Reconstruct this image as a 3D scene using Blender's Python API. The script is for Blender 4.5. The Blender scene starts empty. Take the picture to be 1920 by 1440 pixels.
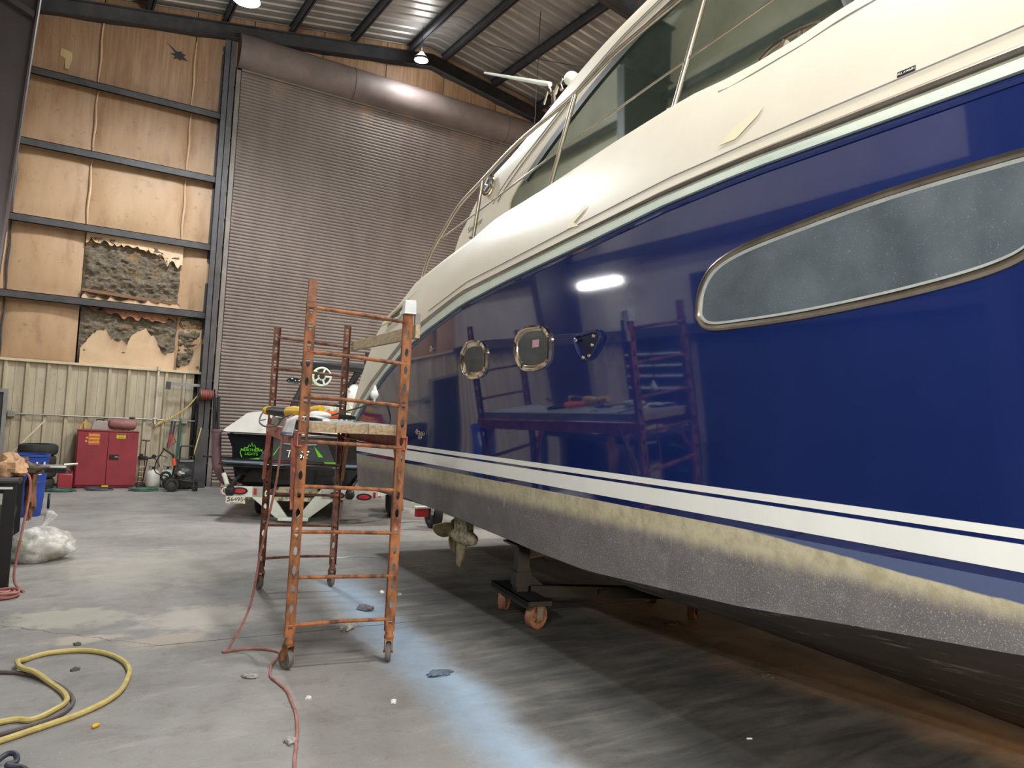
import bpy, bmesh, math, random
from mathutils import Vector, Matrix, noise as mnoise
random.seed(7)
PI = math.pi
SC = bpy.context.scene
COL = SC.collection

# ---------------------------------------------------------------- camera
EYE = Vector((0.0, 0.0, 1.72))
PITCH, ROLL, YAW = math.radians(3.0), math.radians(-3.02), math.radians(31.73)
fw = Vector((math.sin(YAW)*math.cos(PITCH), math.cos(YAW)*math.cos(PITCH), math.sin(PITCH)))
rt = Vector((math.cos(YAW), -math.sin(YAW), 0.0))
up = rt.cross(fw)
cr, sr = math.cos(ROLL), math.sin(ROLL)
r2, u2 = cr*rt - sr*up, sr*rt + cr*up
cam = bpy.data.objects.new('camera', bpy.data.cameras.new('camera'))
COL.objects.link(cam)
cam.matrix_world = Matrix(((r2.x, u2.x, -fw.x, EYE.x), (r2.y, u2.y, -fw.y, EYE.y), (r2.z, u2.z, -fw.z, EYE.z), (0, 0, 0, 1)))
cam.data.sensor_width = 36.0
cam.data.lens = 1400.0/1920.0*36.0
cam.data.clip_start = 0.05
cam.data.clip_end = 200
SC.camera = cam

# ---------------------------------------------------------------- world, exposure
wd = bpy.data.worlds.new('world'); SC.world = wd; wd.use_nodes = True
wd.node_tree.nodes['Background'].inputs[0].default_value = (0.75, 0.82, 0.95, 1)
wd.node_tree.nodes['Background'].inputs[1].default_value = 0.05
SC.view_settings.view_transform = 'Standard'
SC.view_settings.look = 'None'
SC.view_settings.exposure = 0.0
SC.view_settings.gamma = 1.0
SC.view_settings.use_curve_mapping = False

# lamps of the hall: (x, y, height of the lens, watts, lens radius, colour)
COOL = (0.92, 0.97, 1.0); WARM = (1.0, 0.86, 0.70); NEUT = (1.0, 0.98, 0.95)
HIGH_BAYS = [
    (2.36, 13.0, 8.62, 420, 0.23, COOL),
    (7.05, 16.35, 10.35, 60, 0.17, COOL),
    (2.9, 3.2, 8.7, 330, 0.23, NEUT),
    (2.6, -3.5, 8.7, 420, 0.23, NEUT),
    (8.6, 9.0, 9.2, 420, 0.23, NEUT),
    (8.4, 2.2, 9.2, 420, 0.23, NEUT),
    (9.2, -5.5, 9.2, 420, 0.23, NEUT),
    (13.0, 11.0, 8.8, 420, 0.23, WARM),
]
# strip lights on the left wall: (y, height, watts); only the first is mirrored in the hull, the others are unseen, added as fill
STRIPS = [(9.95, 3.3, 40), (0.6, 3.4, 150), (-3.2, 3.4, 210)]

# ---------------------------------------------------------------- colour and node helpers
def lin(c):
    return tuple(((v/255.0)/12.92 if v/255.0 <= 0.04045 else ((v/255.0+0.055)/1.055)**2.4) for v in c)

class NT:
    def __init__(self, name):
        self.m = bpy.data.materials.new(name); self.m.use_nodes = True
        self.t = self.m.node_tree; self.b = self.t.nodes['Principled BSDF']
        self.out = self.t.nodes['Material Output']
    def n(self, typ, **kw):
        nd = self.t.nodes.new(typ)
        for k, v in kw.items(): setattr(nd, k, v)
        return nd
    def put(self, sock, v):
        if hasattr(v, 'is_linked') or isinstance(v, bpy.types.NodeSocket): self.t.links.new(v, sock)
        else: sock.default_value = v
    def coord(self, kind='Object', scale=(1, 1, 1)):
        tc = self.n('ShaderNodeTexCoord'); mp = self.n('ShaderNodeMapping')
        mp.inputs['Scale'].default_value = scale
        self.t.links.new(tc.outputs[kind], mp.inputs[0]); return mp.outputs[0]
    def pos(self):
        return self.n('ShaderNodeNewGeometry').outputs['Position']
    def noise(self, vec, scale=5, detail=6, rough=0.6, dist=0.0):
        nd = self.n('ShaderNodeTexNoise'); self.t.links.new(vec, nd.inputs['Vector'])
        nd.inputs['Scale'].default_value = scale; nd.inputs['Detail'].default_value = detail
        nd.inputs['Roughness'].default_value = rough; nd.inputs['Distortion'].default_value = dist
        return nd.outputs[0]
    def ramp(self, fac, stops):
        nd = self.n('ShaderNodeValToRGB'); self.t.links.new(fac, nd.inputs[0]); r = nd.color_ramp
        while len(r.elements) < len(stops): r.elements.new(0.5)
        for e, (p, c) in zip(r.elements, stops):
            e.position = p; e.color = (*c, 1) if len(c) == 3 else c
        return nd.outputs[0]
    def ss(self, v, lo, hi, a=0.0, b=1.0):
        nd = self.n('ShaderNodeMapRange', interpolation_type='SMOOTHSTEP')
        self.put(nd.inputs[0], v)
        for i, q in enumerate((lo, hi, a, b)): nd.inputs[i+1].default_value = q
        return nd.outputs[0]
    def math(self, op, a, b=0.0, c=0.0):
        nd = self.n('ShaderNodeMath', operation=op)
        for i, q in enumerate((a, b, c)): self.put(nd.inputs[i], q)
        return nd.outputs[0]
    def mix(self, fac, a, b, blend='MIX'):
        nd = self.n('ShaderNodeMix', data_type='RGBA', blend_type=blend)
        self.put(nd.inputs[0], fac)
        self.put(nd.inputs[6], a if not isinstance(a, tuple) else (*a[:3], 1))
        self.put(nd.inputs[7], b if not isinstance(b, tuple) else (*b[:3], 1))
        return nd.outputs[2]
    def sep(self, vec):
        nd = self.n('ShaderNodeSeparateXYZ'); self.t.links.new(vec, nd.inputs[0]); return nd.outputs
    def bump(self, h, strength=0.3, dist=0.02):
        nd = self.n('ShaderNodeBump'); self.t.links.new(h, nd.inputs['Height'])
        nd.inputs['Strength'].default_value = strength; nd.inputs['Distance'].default_value = dist
        self.t.links.new(nd.outputs[0], self.b.inputs['Normal'])
    def done(self, col, rough=0.5, metal=0.0, coat=0.0, spec=0.5):
        self.put(self.b.inputs['Base Color'], (*col[:3], 1) if isinstance(col, tuple) else col)
        self.put(self.b.inputs['Roughness'], rough); self.put(self.b.inputs['Metallic'], metal)
        self.b.inputs['Coat Weight'].default_value = coat; self.b.inputs['Coat Roughness'].default_value = 0.03
        self.b.inputs['Specular IOR Level'].default_value = spec
        return self.m

MATS = {}
def pm(name, rgb, rgb2=None, scale=6, rough=0.5, metal=0.0, lo=0.35, hi=0.7, bump=0.0, coat=0.0, stretch=(1, 1, 1), detail=6, spec=0.5):
    """two-tone procedural paint"""
    if name in MATS: return MATS[name]
    t = NT(name); v = t.coord('Object', stretch); c1 = lin(rgb)
    c2 = lin(rgb2) if rgb2 else tuple(x*0.82 for x in c1)
    f = t.noise(v, scale, detail)
    col = t.ramp(f, [(lo, c1), (hi, c2)])
    if bump: t.bump(t.noise(v, scale*3, 4), bump, 0.01)
    MATS[name] = t.done(col, rough, metal, coat, spec); return MATS[name]

def emit(name, rgb, s):
    t = NT(name); t.b.inputs['Emission Color'].default_value = (*rgb, 1); t.b.inputs['Emission Strength'].default_value = s
    MATS[name] = t.done((0.8, 0.8, 0.8), 0.4); return MATS[name]

# ---------------------------------------------------------------- mesh helpers
class MB:
    def __init__(self): self.v = []; self.f = []; self.mi = []; self.cur = 0
    def add(self, vs, fs):
        o = len(self.v); self.v += [tuple(x) for x in vs]
        for f in fs: self.f.append([o+i for i in f]); self.mi.append(self.cur)
        return self
    def box(self, x0, x1, y0, y1, z0, z1, M=None):
        vs = [Vector((x, y, z)) for z in (z0, z1) for y in (y0, y1) for x in (x0, x1)]
        if M: vs = [M @ q for q in vs]
        return self.add(vs, [(0, 2, 3, 1), (4, 5, 7, 6), (0, 1, 5, 4), (1, 3, 7, 5), (3, 2, 6, 7), (2, 0, 4, 6)])
    def bar(self, a, b, w, h, upv=(0, 0, 1)):
        a = Vector(a); b = Vector(b); d = (b-a).normalized(); u = Vector(upv)
        s = d.cross(u)
        if s.length < 1e-4: s = d.cross(Vector((1, 0, 0)))
        s.normalize(); u = s.cross(d).normalized()
        vs = [p + s*i*w/2 + u*j*h/2 for p in (a, b) for (i, j) in ((-1, -1), (1, -1), (1, 1), (-1, 1))]
        return self.add(vs, [(3, 2, 1, 0), (4, 5, 6, 7), (0, 1, 5, 4), (1, 2, 6, 5), (2, 3, 7, 6), (3, 0, 4, 7)])
    def tube(self, pts, r, seg=8, closed=False, caps=True):
        pts = [Vector(p) for p in pts]; n = len(pts); rr = r if isinstance(r, (list, tuple)) else [r]*n
        prev = None; rings = []
        for i, p in enumerate(pts):
            a = pts[(i-1) % n] if (i > 0 or closed) else p
            b = pts[(i+1) % n] if (i < n-1 or closed) else p
            d = (b-a)
            if d.length < 1e-9: d = Vector((0, 0, 1))
            d.normalize()
            if prev is None:
                s = d.cross(Vector((0, 0, 1)))
                if s.length < 0.05: s = d.cross(Vector((0, 1, 0)))
            else: s = prev - d*prev.dot(d)
            if s.length < 1e-6: s = d.orthogonal()
            s.normalize(); prev = s; u = d.cross(s)
            rings.append([p + (s*math.cos(2*PI*k/seg) + u*math.sin(2*PI*k/seg))*rr[i] for k in range(seg)])
        vs = [q for rg in rings for q in rg]; fs = []
        for i in range(n if closed else n-1):
            j = (i+1) % n
            for k in range(seg): fs.append((i*seg+k, i*seg+(k+1) % seg, j*seg+(k+1) % seg, j*seg+k))
        if caps and not closed:
            fs.append(tuple(reversed(range(seg)))); fs.append(tuple((n-1)*seg+k for k in range(seg)))
        return self.add(vs, fs)
    def cyl(self, a, b, r, seg=16, r2=None):
        return self.tube([a, b], [r, r if r2 is None else r2], seg)
    def lathe(self, prof, seg=24, M=None, closed=False):
        """prof: (radius, height) pairs about local z"""
        vs = []; fs = []; n = len(prof)
        for (r, z) in prof:
            for k in range(seg):
                q = Vector((r*math.cos(2*PI*k/seg), r*math.sin(2*PI*k/seg), z)); vs.append(M @ q if M else q)
        for i in range(n if closed else n-1):
            j = (i+1) % n
            for k in range(seg): fs.append((i*seg+k, i*seg+(k+1) % seg, j*seg+(k+1) % seg, j*seg+k))
        if not closed:
            if prof[0][0] > 1e-6: fs.append(tuple(reversed(range(seg))))
            if prof[-1][0] > 1e-6: fs.append(tuple((n-1)*seg+k for k in range(seg)))
        return self.add(vs, fs)
    def prism(self, poly, ext):
        e = Vector(ext); n = len(poly); vs = [Vector(p) for p in poly] + [Vector(p)+e for p in poly]
        fs = [tuple(reversed(range(n))), tuple(range(n, 2*n))] + [(i, (i+1) % n, n+(i+1) % n, n+i) for i in range(n)]
        return self.add(vs, fs)
    def loft(self, rows, closed=False, caps=False):
        n = len(rows[0]); vs = [p for r in rows for p in r]; fs = []
        for i in range(len(rows)-1):
            for k in range(n if closed else n-1):
                fs.append((i*n+k, i*n+(k+1) % n, (i+1)*n+(k+1) % n, (i+1)*n+k))
        if caps:
            fs.append(tuple(reversed(range(n)))); fs.append(tuple((len(rows)-1)*n+k for k in range(n)))
        return self.add(vs, fs)
    def blob(self, c, r, seed=0, amp=0.25, fr=2.0, nu=20, nv=12, flat=None, M=None):
        vs = []; fs = []
        for j in range(nv+1):
            th = PI*j/nv
            for i in range(nu):
                ph = 2*PI*i/nu
                d = Vector((math.sin(th)*math.cos(ph), math.sin(th)*math.sin(ph), math.cos(th)))
                k = 1+amp*mnoise.noise(d*fr+Vector((seed*7.3, seed*3.1, seed)))+amp*0.5*mnoise.noise(d*fr*2.7+Vector((seed, 9, 2)))
                q = Vector((d.x*r[0]*k, d.y*r[1]*k, d.z*r[2]*k))
                if flat is not None: q.z = max(q.z, flat)
                if M: q = M @ q
                vs.append(q+Vector(c))
        for j in range(nv):
            for i in range(nu): fs.append((j*nu+i, (j+1)*nu+i, (j+1)*nu+(i+1) % nu, j*nu+(i+1) % nu))
        return self.add(vs, fs)
    def torus(self, c, R, r, axis='z', seg=32, sg=10, sq=1.0):
        pts = []
        for k in range(seg):
            a = 2*PI*k/seg; x, y = R*math.cos(a), R*math.sin(a)
            pts.append(Vector(c)+{'z': Vector((x, y, 0)), 'x': Vector((0, x, y)), 'y': Vector((x, 0, y))}[axis])
        return self.tube(pts, r, sg, closed=True)
    def build(self, name, mats, parent=None, angle=35, bevel=0.0):
        me = bpy.data.meshes.new(name); me.from_pydata(self.v, [], self.f); me.validate()
        bm = bmesh.new(); bm.from_mesh(me)
        bmesh.ops.remove_doubles(bm, verts=bm.verts, dist=1e-5)
        bmesh.ops.recalc_face_normals(bm, faces=bm.faces); bm.to_mesh(me); bm.free()
        if not isinstance(mats, (list, tuple)): mats = [mats]
        for m in mats: me.materials.append(m)
        if len(mats) > 1 and len(self.mi) == len(me.polygons): me.polygons.foreach_set('material_index', self.mi)
        if angle:
            me.polygons.foreach_set('use_smooth', [True]*len(me.polygons)); me.set_sharp_from_angle(angle=math.radians(angle))
        o = bpy.data.objects.new(name, me); COL.objects.link(o)
        if parent: o.parent = parent
        if bevel:
            md = o.modifiers.new('bevel', 'BEVEL'); md.width = bevel; md.segments = 2; md.limit_method = 'ANGLE'; md.angle_limit = math.radians(40)
        return o

def tag(o, label, cat, group=None):
    o['label'] = label; o['category'] = cat
    if group: o['group'] = group
    return o
def thing(name, label, cat, loc=(0, 0, 0), rz=0.0, group=None):
    o = bpy.data.objects.new(name, None); COL.objects.link(o); o.empty_display_size = 0.1
    o.location = loc; o.rotation_euler = (0, 0, rz); return tag(o, label, cat, group)
def one(name, mb, mat, label, cat, loc=(0, 0, 0), rz=0.0, group=None, angle=35, bevel=0.0):
    o = mb.build(name, mat, None, angle, bevel); o.location = loc; o.rotation_euler = (0, 0, rz); return tag(o, label, cat, group)
def struct(o, label=None):
    o['kind'] = 'structure'
    if label: o['label'] = label
    return o
def dup(root, loc, rz, label, group=None):
    r = root.copy(); COL.objects.link(r); r.location = loc; r.rotation_euler = (0, 0, rz); r['label'] = label
    if group: r['group'] = group
    for ch in list(root.children):
        c = ch.copy(); COL.objects.link(c); c.parent = r
        for g in ch.children:
            d = g.copy(); COL.objects.link(d); d.parent = c
    return r
def smooth(pts, n=6, closed=False):
    """Catmull-Rom through points"""
    P = [Vector(p) for p in pts]; N = len(P); out = []
    rng = range(N) if closed else range(N-1)
    for i in rng:
        if closed: a, b, c, d = P[(i-1) % N], P[i], P[(i+1) % N], P[(i+2) % N]
        else: a, b, c, d = P[max(i-1, 0)], P[i], P[i+1], P[min(i+2, N-1)]
        for k in range(n):
            t = k/n; out.append(0.5*((2*b)+(c-a)*t+(2*a-5*b+4*c-d)*t*t+(3*b-a-3*c+d)*t*t*t))
    if not closed: out.append(P[-1])
    return out
def lerp1(tab, u):
    if u <= tab[0][0]: return tab[0][1]
    for (a, va), (b, vb) in zip(tab, tab[1:]):
        if u <= b: return va+(vb-va)*(u-a)/(b-a)
    return tab[-1][1]
def text(name, body, size, mat, parent, M, ext=0.002, shear=0.0):
    cu = bpy.data.curves.new(name, 'FONT'); cu.body = body; cu.size = size; cu.extrude = ext; cu.align_x = 'CENTER'; cu.align_y = 'CENTER'; cu.shear = shear
    to = bpy.data.objects.new('t', cu); COL.objects.link(to)
    bpy.context.view_layer.update()
    me = bpy.data.meshes.new_from_object(to.evaluated_get(bpy.context.evaluated_depsgraph_get()))
    bpy.data.objects.remove(to); bpy.data.curves.remove(cu)
    me.transform(M); me.materials.clear(); me.materials.append(mat); me.name = name
    o = bpy.data.objects.new(name, me); COL.objects.link(o); o.parent = parent; return o
def frame(o, x, y):
    """matrix with local x along x, local y along y at origin o"""
    x = Vector(x).normalized(); z = x.cross(Vector(y)).normalized(); y = z.cross(x)
    return Matrix(((x.x, y.x, z.x, o[0]), (x.y, y.y, z.y, o[1]), (x.z, y.z, z.z, o[2]), (0, 0, 0, 1)))

# ---------------------------------------------------------------- materials
STEEL = pm('dark_structural_steel', (74, 71, 72), (52, 50, 52), 4, 0.55, 0.0, bump=0.1)
PURLIN = pm('primed_dark_purlin', (62, 60, 64), (44, 43, 46), 3, 0.6)
ROOF = pm('weathered_roof_sheet', (186, 180, 174), (150, 144, 138), 2.5, 0.42, 0.4, stretch=(0.3, 3, 1))
DOORM = pm('brown_door_slats', (126, 114, 107), (110, 98, 92), 2.0, 0.55, 0.0, stretch=(1, 1, 0.3))
HOOD = pm('brown_door_hood', (122, 107, 101), (100, 87, 82), 1.6, 0.6, 0.0)
JAMB = pm('grey_door_jamb', (128, 120, 114), (104, 98, 94), 3, 0.5, 0.1)
RUST = pm('orange_rust', (166, 106, 64), (80, 54, 42), 11, 0.75, 0.0, 0.40, 0.62, 0.35, stretch=(1, 1, 0.5))
RUSTD = pm('dark_rust', (134, 92, 72), (78, 50, 42), 14, 0.8, 0.0, 0.38, 0.66, 0.35)
PRIMER = pm('red_primer', (190, 118, 104), (150, 80, 68), 7, 0.65)
GREYW = pm('grey_plank_paint', (172, 176, 172), (138, 140, 136), 9, 0.7, stretch=(3, 0.5, 3), bump=0.15)
WOOD = pm('weathered_pine', (196, 178, 146), (150, 128, 98), 6, 0.7, stretch=(8, 0.8, 8), bump=0.15)
WOODB = pm('brown_plywood', (138, 102, 72), (104, 74, 52), 6, 0.7, stretch=(6, 1, 2))
CREAM = pm('cream_gelcoat', (208, 202, 187), (202, 195, 179), 1.5, 0.42, 0, coat=0.12)
CREAM2 = pm('pale_cream_panel', (232, 224, 190), (224, 214, 180), 2, 0.25, 0, coat=0.3)
WHITE = pm('white_gelcoat', (244, 245, 240), (236, 238, 234), 3, 0.3, 0, coat=0.4)
STRIP = pm('greenish_white_strip', (222, 234, 222), (205, 220, 212), 3, 0.4)
CHROME = pm('polished_stainless', (225, 215, 200), (205, 195, 182), 3, 0.1, 1.0)
STAIN = pm('satin_stainless', (190, 180, 166), (160, 150, 138), 5, 0.28, 1.0)
BLACK = pm('black_plastic', (32, 32, 34), (24, 24, 26), 8, 0.45)
BLKG = pm('black_gelcoat', (26, 28, 30), (20, 21, 24), 2, 0.12, coat=0.5)
CHAR = pm('charcoal_panel', (66, 68, 70), (54, 55, 58), 5, 0.5)
RUBBER = pm('tyre_rubber', (50, 49, 47), (36, 35, 34), 9, 0.8)
RED = pm('safety_red', (146, 50, 60), (124, 40, 50), 2.5, 0.4)
REDL = pm('signal_red', (186, 40, 44), (156, 30, 34), 5, 0.4)
BLUE = pm('blue_plastic', (44, 78, 164), (36, 64, 144), 4, 0.4)
YEL = pm('tool_yellow', (238, 190, 40), (216, 166, 28), 9, 0.45)
LIME = pm('lime_green', (118, 222, 42), (104, 206, 34), 4, 0.4)
GREY = pm('mid_grey', (140, 138, 134), (118, 116, 112), 6, 0.55)
WPAINT = pm('white_trailer_paint', (226, 230, 218), (206, 210, 200), 4, 0.4)
PALE = pm('pale_plastic', (226, 228, 226), (204, 208, 206), 6, 0.6)
TAN = pm('tan_cloth', (212, 176, 140), (160, 120, 88), 16, 0.95, bump=0.4)
BROWN = pm('brown_leather', (160, 112, 84), (118, 78, 58), 14, 0.9, bump=0.3)
HOSEY = pm('yellow_hose_rubber', (208, 192, 118), (182, 162, 104), 18, 0.5)
HOSED = pm('dark_hose_rubber', (110, 100, 98), (86, 76, 78), 18, 0.6)
CORD = pm('red_cord', (178, 124, 114), (150, 92, 84), 20, 0.6)
TEAL = pm('green_hose', (70, 110, 94), (50, 82, 72), 18, 0.6)
BRONZE = pm('propeller_bronze', (190, 178, 142), (142, 132, 104), 12, 0.42, 0.55)
PODM = pm('encrusted_pod', (196, 186, 160), (136, 126, 104), 22, 0.8, 0, 0.42, 0.62, 0.5)
LINT = pm('grey_lint', (172, 170, 164), (126, 124, 120), 22, 1.0, bump=0.5)
NAVYC = pm('navy_canvas', (32, 38, 62), (24, 28, 48), 10, 0.9)
GALV = pm('galvanised', (168, 166, 158), (142, 140, 132), 8, 0.4, 0.6)
POLE = pm('guide_pole_sleeve', (112, 86, 88), (94, 72, 74), 6, 0.6)
WALLN = pm('pale_side_wall', (196, 188, 174), (172, 164, 150), 1.2, 0.7)
SPECK = pm('dusty_grey_pane', (74, 82, 86), (60, 67, 71), 3, 0.22, 0, coat=0.3)
BINGREY = pm('pale_blue_grey', (176, 182, 178), (156, 160, 158), 8, 0.5)

def insulation_mat():
    t = NT('faced_insulation'); p = t.pos(); s = t.sep(p)
    n1 = t.noise(t.coord('Object', (1.2, 1.2, 0.35)), 2.2, 6, 0.6); n2 = t.noise(p, 9, 5); n3 = t.noise(t.coord('Object', (9, 1, 0.5)), 1.5, 5)
    col = t.ramp(n1, [(0.3, lin((188, 156, 122))), (0.55, lin((178, 144, 110))), (0.75, lin((142, 108, 80)))])
    col = t.mix(t.ss(n2, 0.58, 0.74, 0, 0.45), col, lin((126, 94, 64)))
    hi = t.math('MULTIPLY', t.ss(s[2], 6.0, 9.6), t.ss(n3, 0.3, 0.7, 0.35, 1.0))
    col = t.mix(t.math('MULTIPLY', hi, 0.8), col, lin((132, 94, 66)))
    return t.done(col, 0.55)
INSUL = insulation_mat()
def fluff_mat():
    t = NT('torn_glass_wool'); v = t.coord('Object', (1, 1, 1.6)); n1 = t.noise(t.coord('Object', (1.2, 1, 2.6)), 9, 10, 0.75, 1.2); n2 = t.noise(v, 2.6, 5)
    col = t.ramp(n1, [(0.28, lin((66, 58, 50))), (0.5, lin((126, 114, 98))), (0.68, lin((176, 160, 132)))])
    col = t.mix(t.ss(n2, 0.56, 0.7, 0, 0.55), col, lin((186, 140, 76)), 'MIX'); t.bump(n1, 0.8, 0.06)
    return t.done(col, 0.95)
FLUFF = fluff_mat()
FACING = pm('torn_vinyl_facing', (214, 184, 150), (196, 162, 126), 2, 0.55)
def liner_mat():
    t = NT('tan_liner_sheet'); n1 = t.noise(t.coord('Object', (3, 1, 0.4)), 2.5, 6); n2 = t.noise(t.coord(), 6, 5)
    col = t.ramp(n1, [(0.35, lin((184, 174, 152))), (0.72, lin((156, 144, 120)))])
    col = t.mix(t.ss(n2, 0.6, 0.72, 0, 0.3), col, lin((126, 108, 82)))
    return t.done(col, 0.5)
LINER = liner_mat()

def floor_mat():
    t = NT('stained_concrete'); p = t.pos(); s = t.sep(p); x, y = s[0], s[1]
    big = t.noise(p, 0.55, 6, 0.62); mid = t.noise(p, 2.6, 8, 0.65, 0.4); fine = t.noise(p, 26, 6, 0.7)
    streak = t.noise(t.coord('Object', (0.7, 3.2, 1)), 1.6, 7, 0.65, 0.5)
    col = t.ramp(big, [(0.3, lin((154, 151, 147))), (0.52, lin((138, 136, 133))), (0.72, lin((112, 110, 108)))])
    col = t.mix(t.ss(mid, 0.48, 0.72, 0, 0.55), col, lin((118, 113, 107)))
    col = t.mix(t.ss(streak, 0.54, 0.7, 0, 0.35), col, lin((182, 175, 164)))
    col = t.mix(t.ss(fine, 0.62, 0.78, 0, 0.35), col, lin((190, 186, 178)))
    col = t.mix(t.ss(fine, 0.38, 0.22, 0, 0.3), col, lin((92, 88, 84)))
    grit = t.noise(p, 85, 3, 0.6); grit2 = t.noise(p, 8.5, 7, 0.75, 0.8)
    col = t.mix(t.ss(grit2, 0.54, 0.68, 0, 0.4), col, lin((104, 100, 96)))
    col = t.mix(t.ss(grit2, 0.42, 0.3, 0, 0.3), col, lin((176, 171, 163)))
    col = t.mix(t.ss(grit, 0.66, 0.72, 0, 0.6), col, lin((206, 202, 196)))
    col = t.mix(t.ss(grit, 0.36, 0.28, 0, 0.5), col, lin((78, 74, 70)))
    wob = t.noise(p, 1.3, 5); wob2 = t.noise(p, 5.0, 5)
    def blob(px, py, rx, ry, c, k, ed=0.55):
        nonlocal col
        dx = t.math('DIVIDE', t.math('SUBTRACT', x, px), rx); dy = t.math('DIVIDE', t.math('SUBTRACT', y, py), ry)
        d = t.math('ADD', t.math('SQRT', t.math('ADD', t.math('MULTIPLY', dx, dx), t.math('MULTIPLY', dy, dy))), t.math('MULTIPLY', t.math('SUBTRACT', wob2, 0.5), 1.6))
        col = t.mix(t.ss(d, 1.1, ed, 0, k), col, lin(c))
    blob(1.2, 6.55, 0.55, 0.42, (184, 178, 168), 0.75); blob(0.25, 6.9, 0.5, 0.35, (182, 178, 164), 0.7)
    blob(0.85, 6.0, 0.32, 0.2, (182, 168, 152), 0.6); blob(0.35, 6.25, 0.3, 0.12, (188, 178, 158), 0.7)
    blob(0.9, 8.6, 1.4, 1.3, (178, 172, 160), 0.4, 0.2); blob(1.7, 5.6, 0.8, 0.7, (104, 101, 96), 0.35, 0.2)
    # grime plus the boat's shade, painted dark into the floor colour
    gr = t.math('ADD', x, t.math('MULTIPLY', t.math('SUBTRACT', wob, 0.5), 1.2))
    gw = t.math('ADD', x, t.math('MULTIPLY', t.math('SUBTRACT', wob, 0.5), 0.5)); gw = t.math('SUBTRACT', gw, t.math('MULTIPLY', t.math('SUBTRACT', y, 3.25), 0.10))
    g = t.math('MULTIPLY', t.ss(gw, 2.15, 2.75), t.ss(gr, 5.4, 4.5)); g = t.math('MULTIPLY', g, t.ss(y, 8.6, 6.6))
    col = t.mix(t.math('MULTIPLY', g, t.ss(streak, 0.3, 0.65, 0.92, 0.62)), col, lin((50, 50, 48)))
    # warm light beyond the keel, painted as a tan floor tint
    tn = t.math('MULTIPLY', t.ss(gr, 4.3, 5.0), t.ss(y, 7.2, 5.6)); col = t.mix(t.math('MULTIPLY', tn, t.ss(mid, 0.25, 0.6, 0.95, 0.5)), col, lin((182, 142, 100)))
    # band of blue overspray along the hull
    cx = t.math('ADD', t.math('MULTIPLY', t.math('SUBTRACT', y, 3.25), 0.105), 2.2)
    d = t.math('ABSOLUTE', t.math('SUBTRACT', t.math('ADD', x, t.math('MULTIPLY', t.math('SUBTRACT', wob, 0.5), 0.35)), cx))
    fade = t.math('MULTIPLY', t.ss(y, 8.2, 6.9), t.ss(y, 1.2, 2.4))
    band = t.math('MULTIPLY', t.ss(d, 0.36, 0.02), fade)
    col = t.mix(t.math('MULTIPLY', band, t.ss(mid, 0.25, 0.65, 0.95, 0.62)), col, lin((152, 176, 198)))
    col = t.mix(t.math('MULTIPLY', band, t.ss(fine, 0.58, 0.72, 0, 0.35)), col, lin((200, 208, 214)))
    # saw-cut joints
    jy = t.math('ABSOLUTE', t.math('SUBTRACT', t.math('ADD', y, t.math('MULTIPLY', t.math('SUBTRACT', wob2, 0.5), 0.04)), t.math('ADD', 5.93, t.math('MULTIPLY', x, -0.03))))
    col = t.mix(t.math('MULTIPLY', t.ss(jy, 0.012, 0.005, 0, 0.8), t.ss(x, 0.5, 0.9)), col, lin((60, 56, 53)))
    dl = t.math('SUBTRACT', t.math('SUBTRACT', y, 6.84), t.math('MULTIPLY', t.math('ADD', x, 0.19), -0.95))
    jl = t.math('ABSOLUTE', t.math('ADD', dl, t.math('MULTIPLY', t.math('SUBTRACT', wob2, 0.5), 0.25)))
    col = t.mix(t.math('MULTIPLY', t.ss(jl, 0.014, 0.005, 0, 0.6), t.ss(x, 0.8, 0.7)), col, lin((70, 66, 62)))
    t.bump(t.noise(p, 14, 8, 0.7), 0.12, 0.01)
    return t.done(col, t.ss(mid, 0.3, 0.7, 0.55, 0.8), 0, 0, 0.35)
FLOORM = floor_mat()

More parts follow.
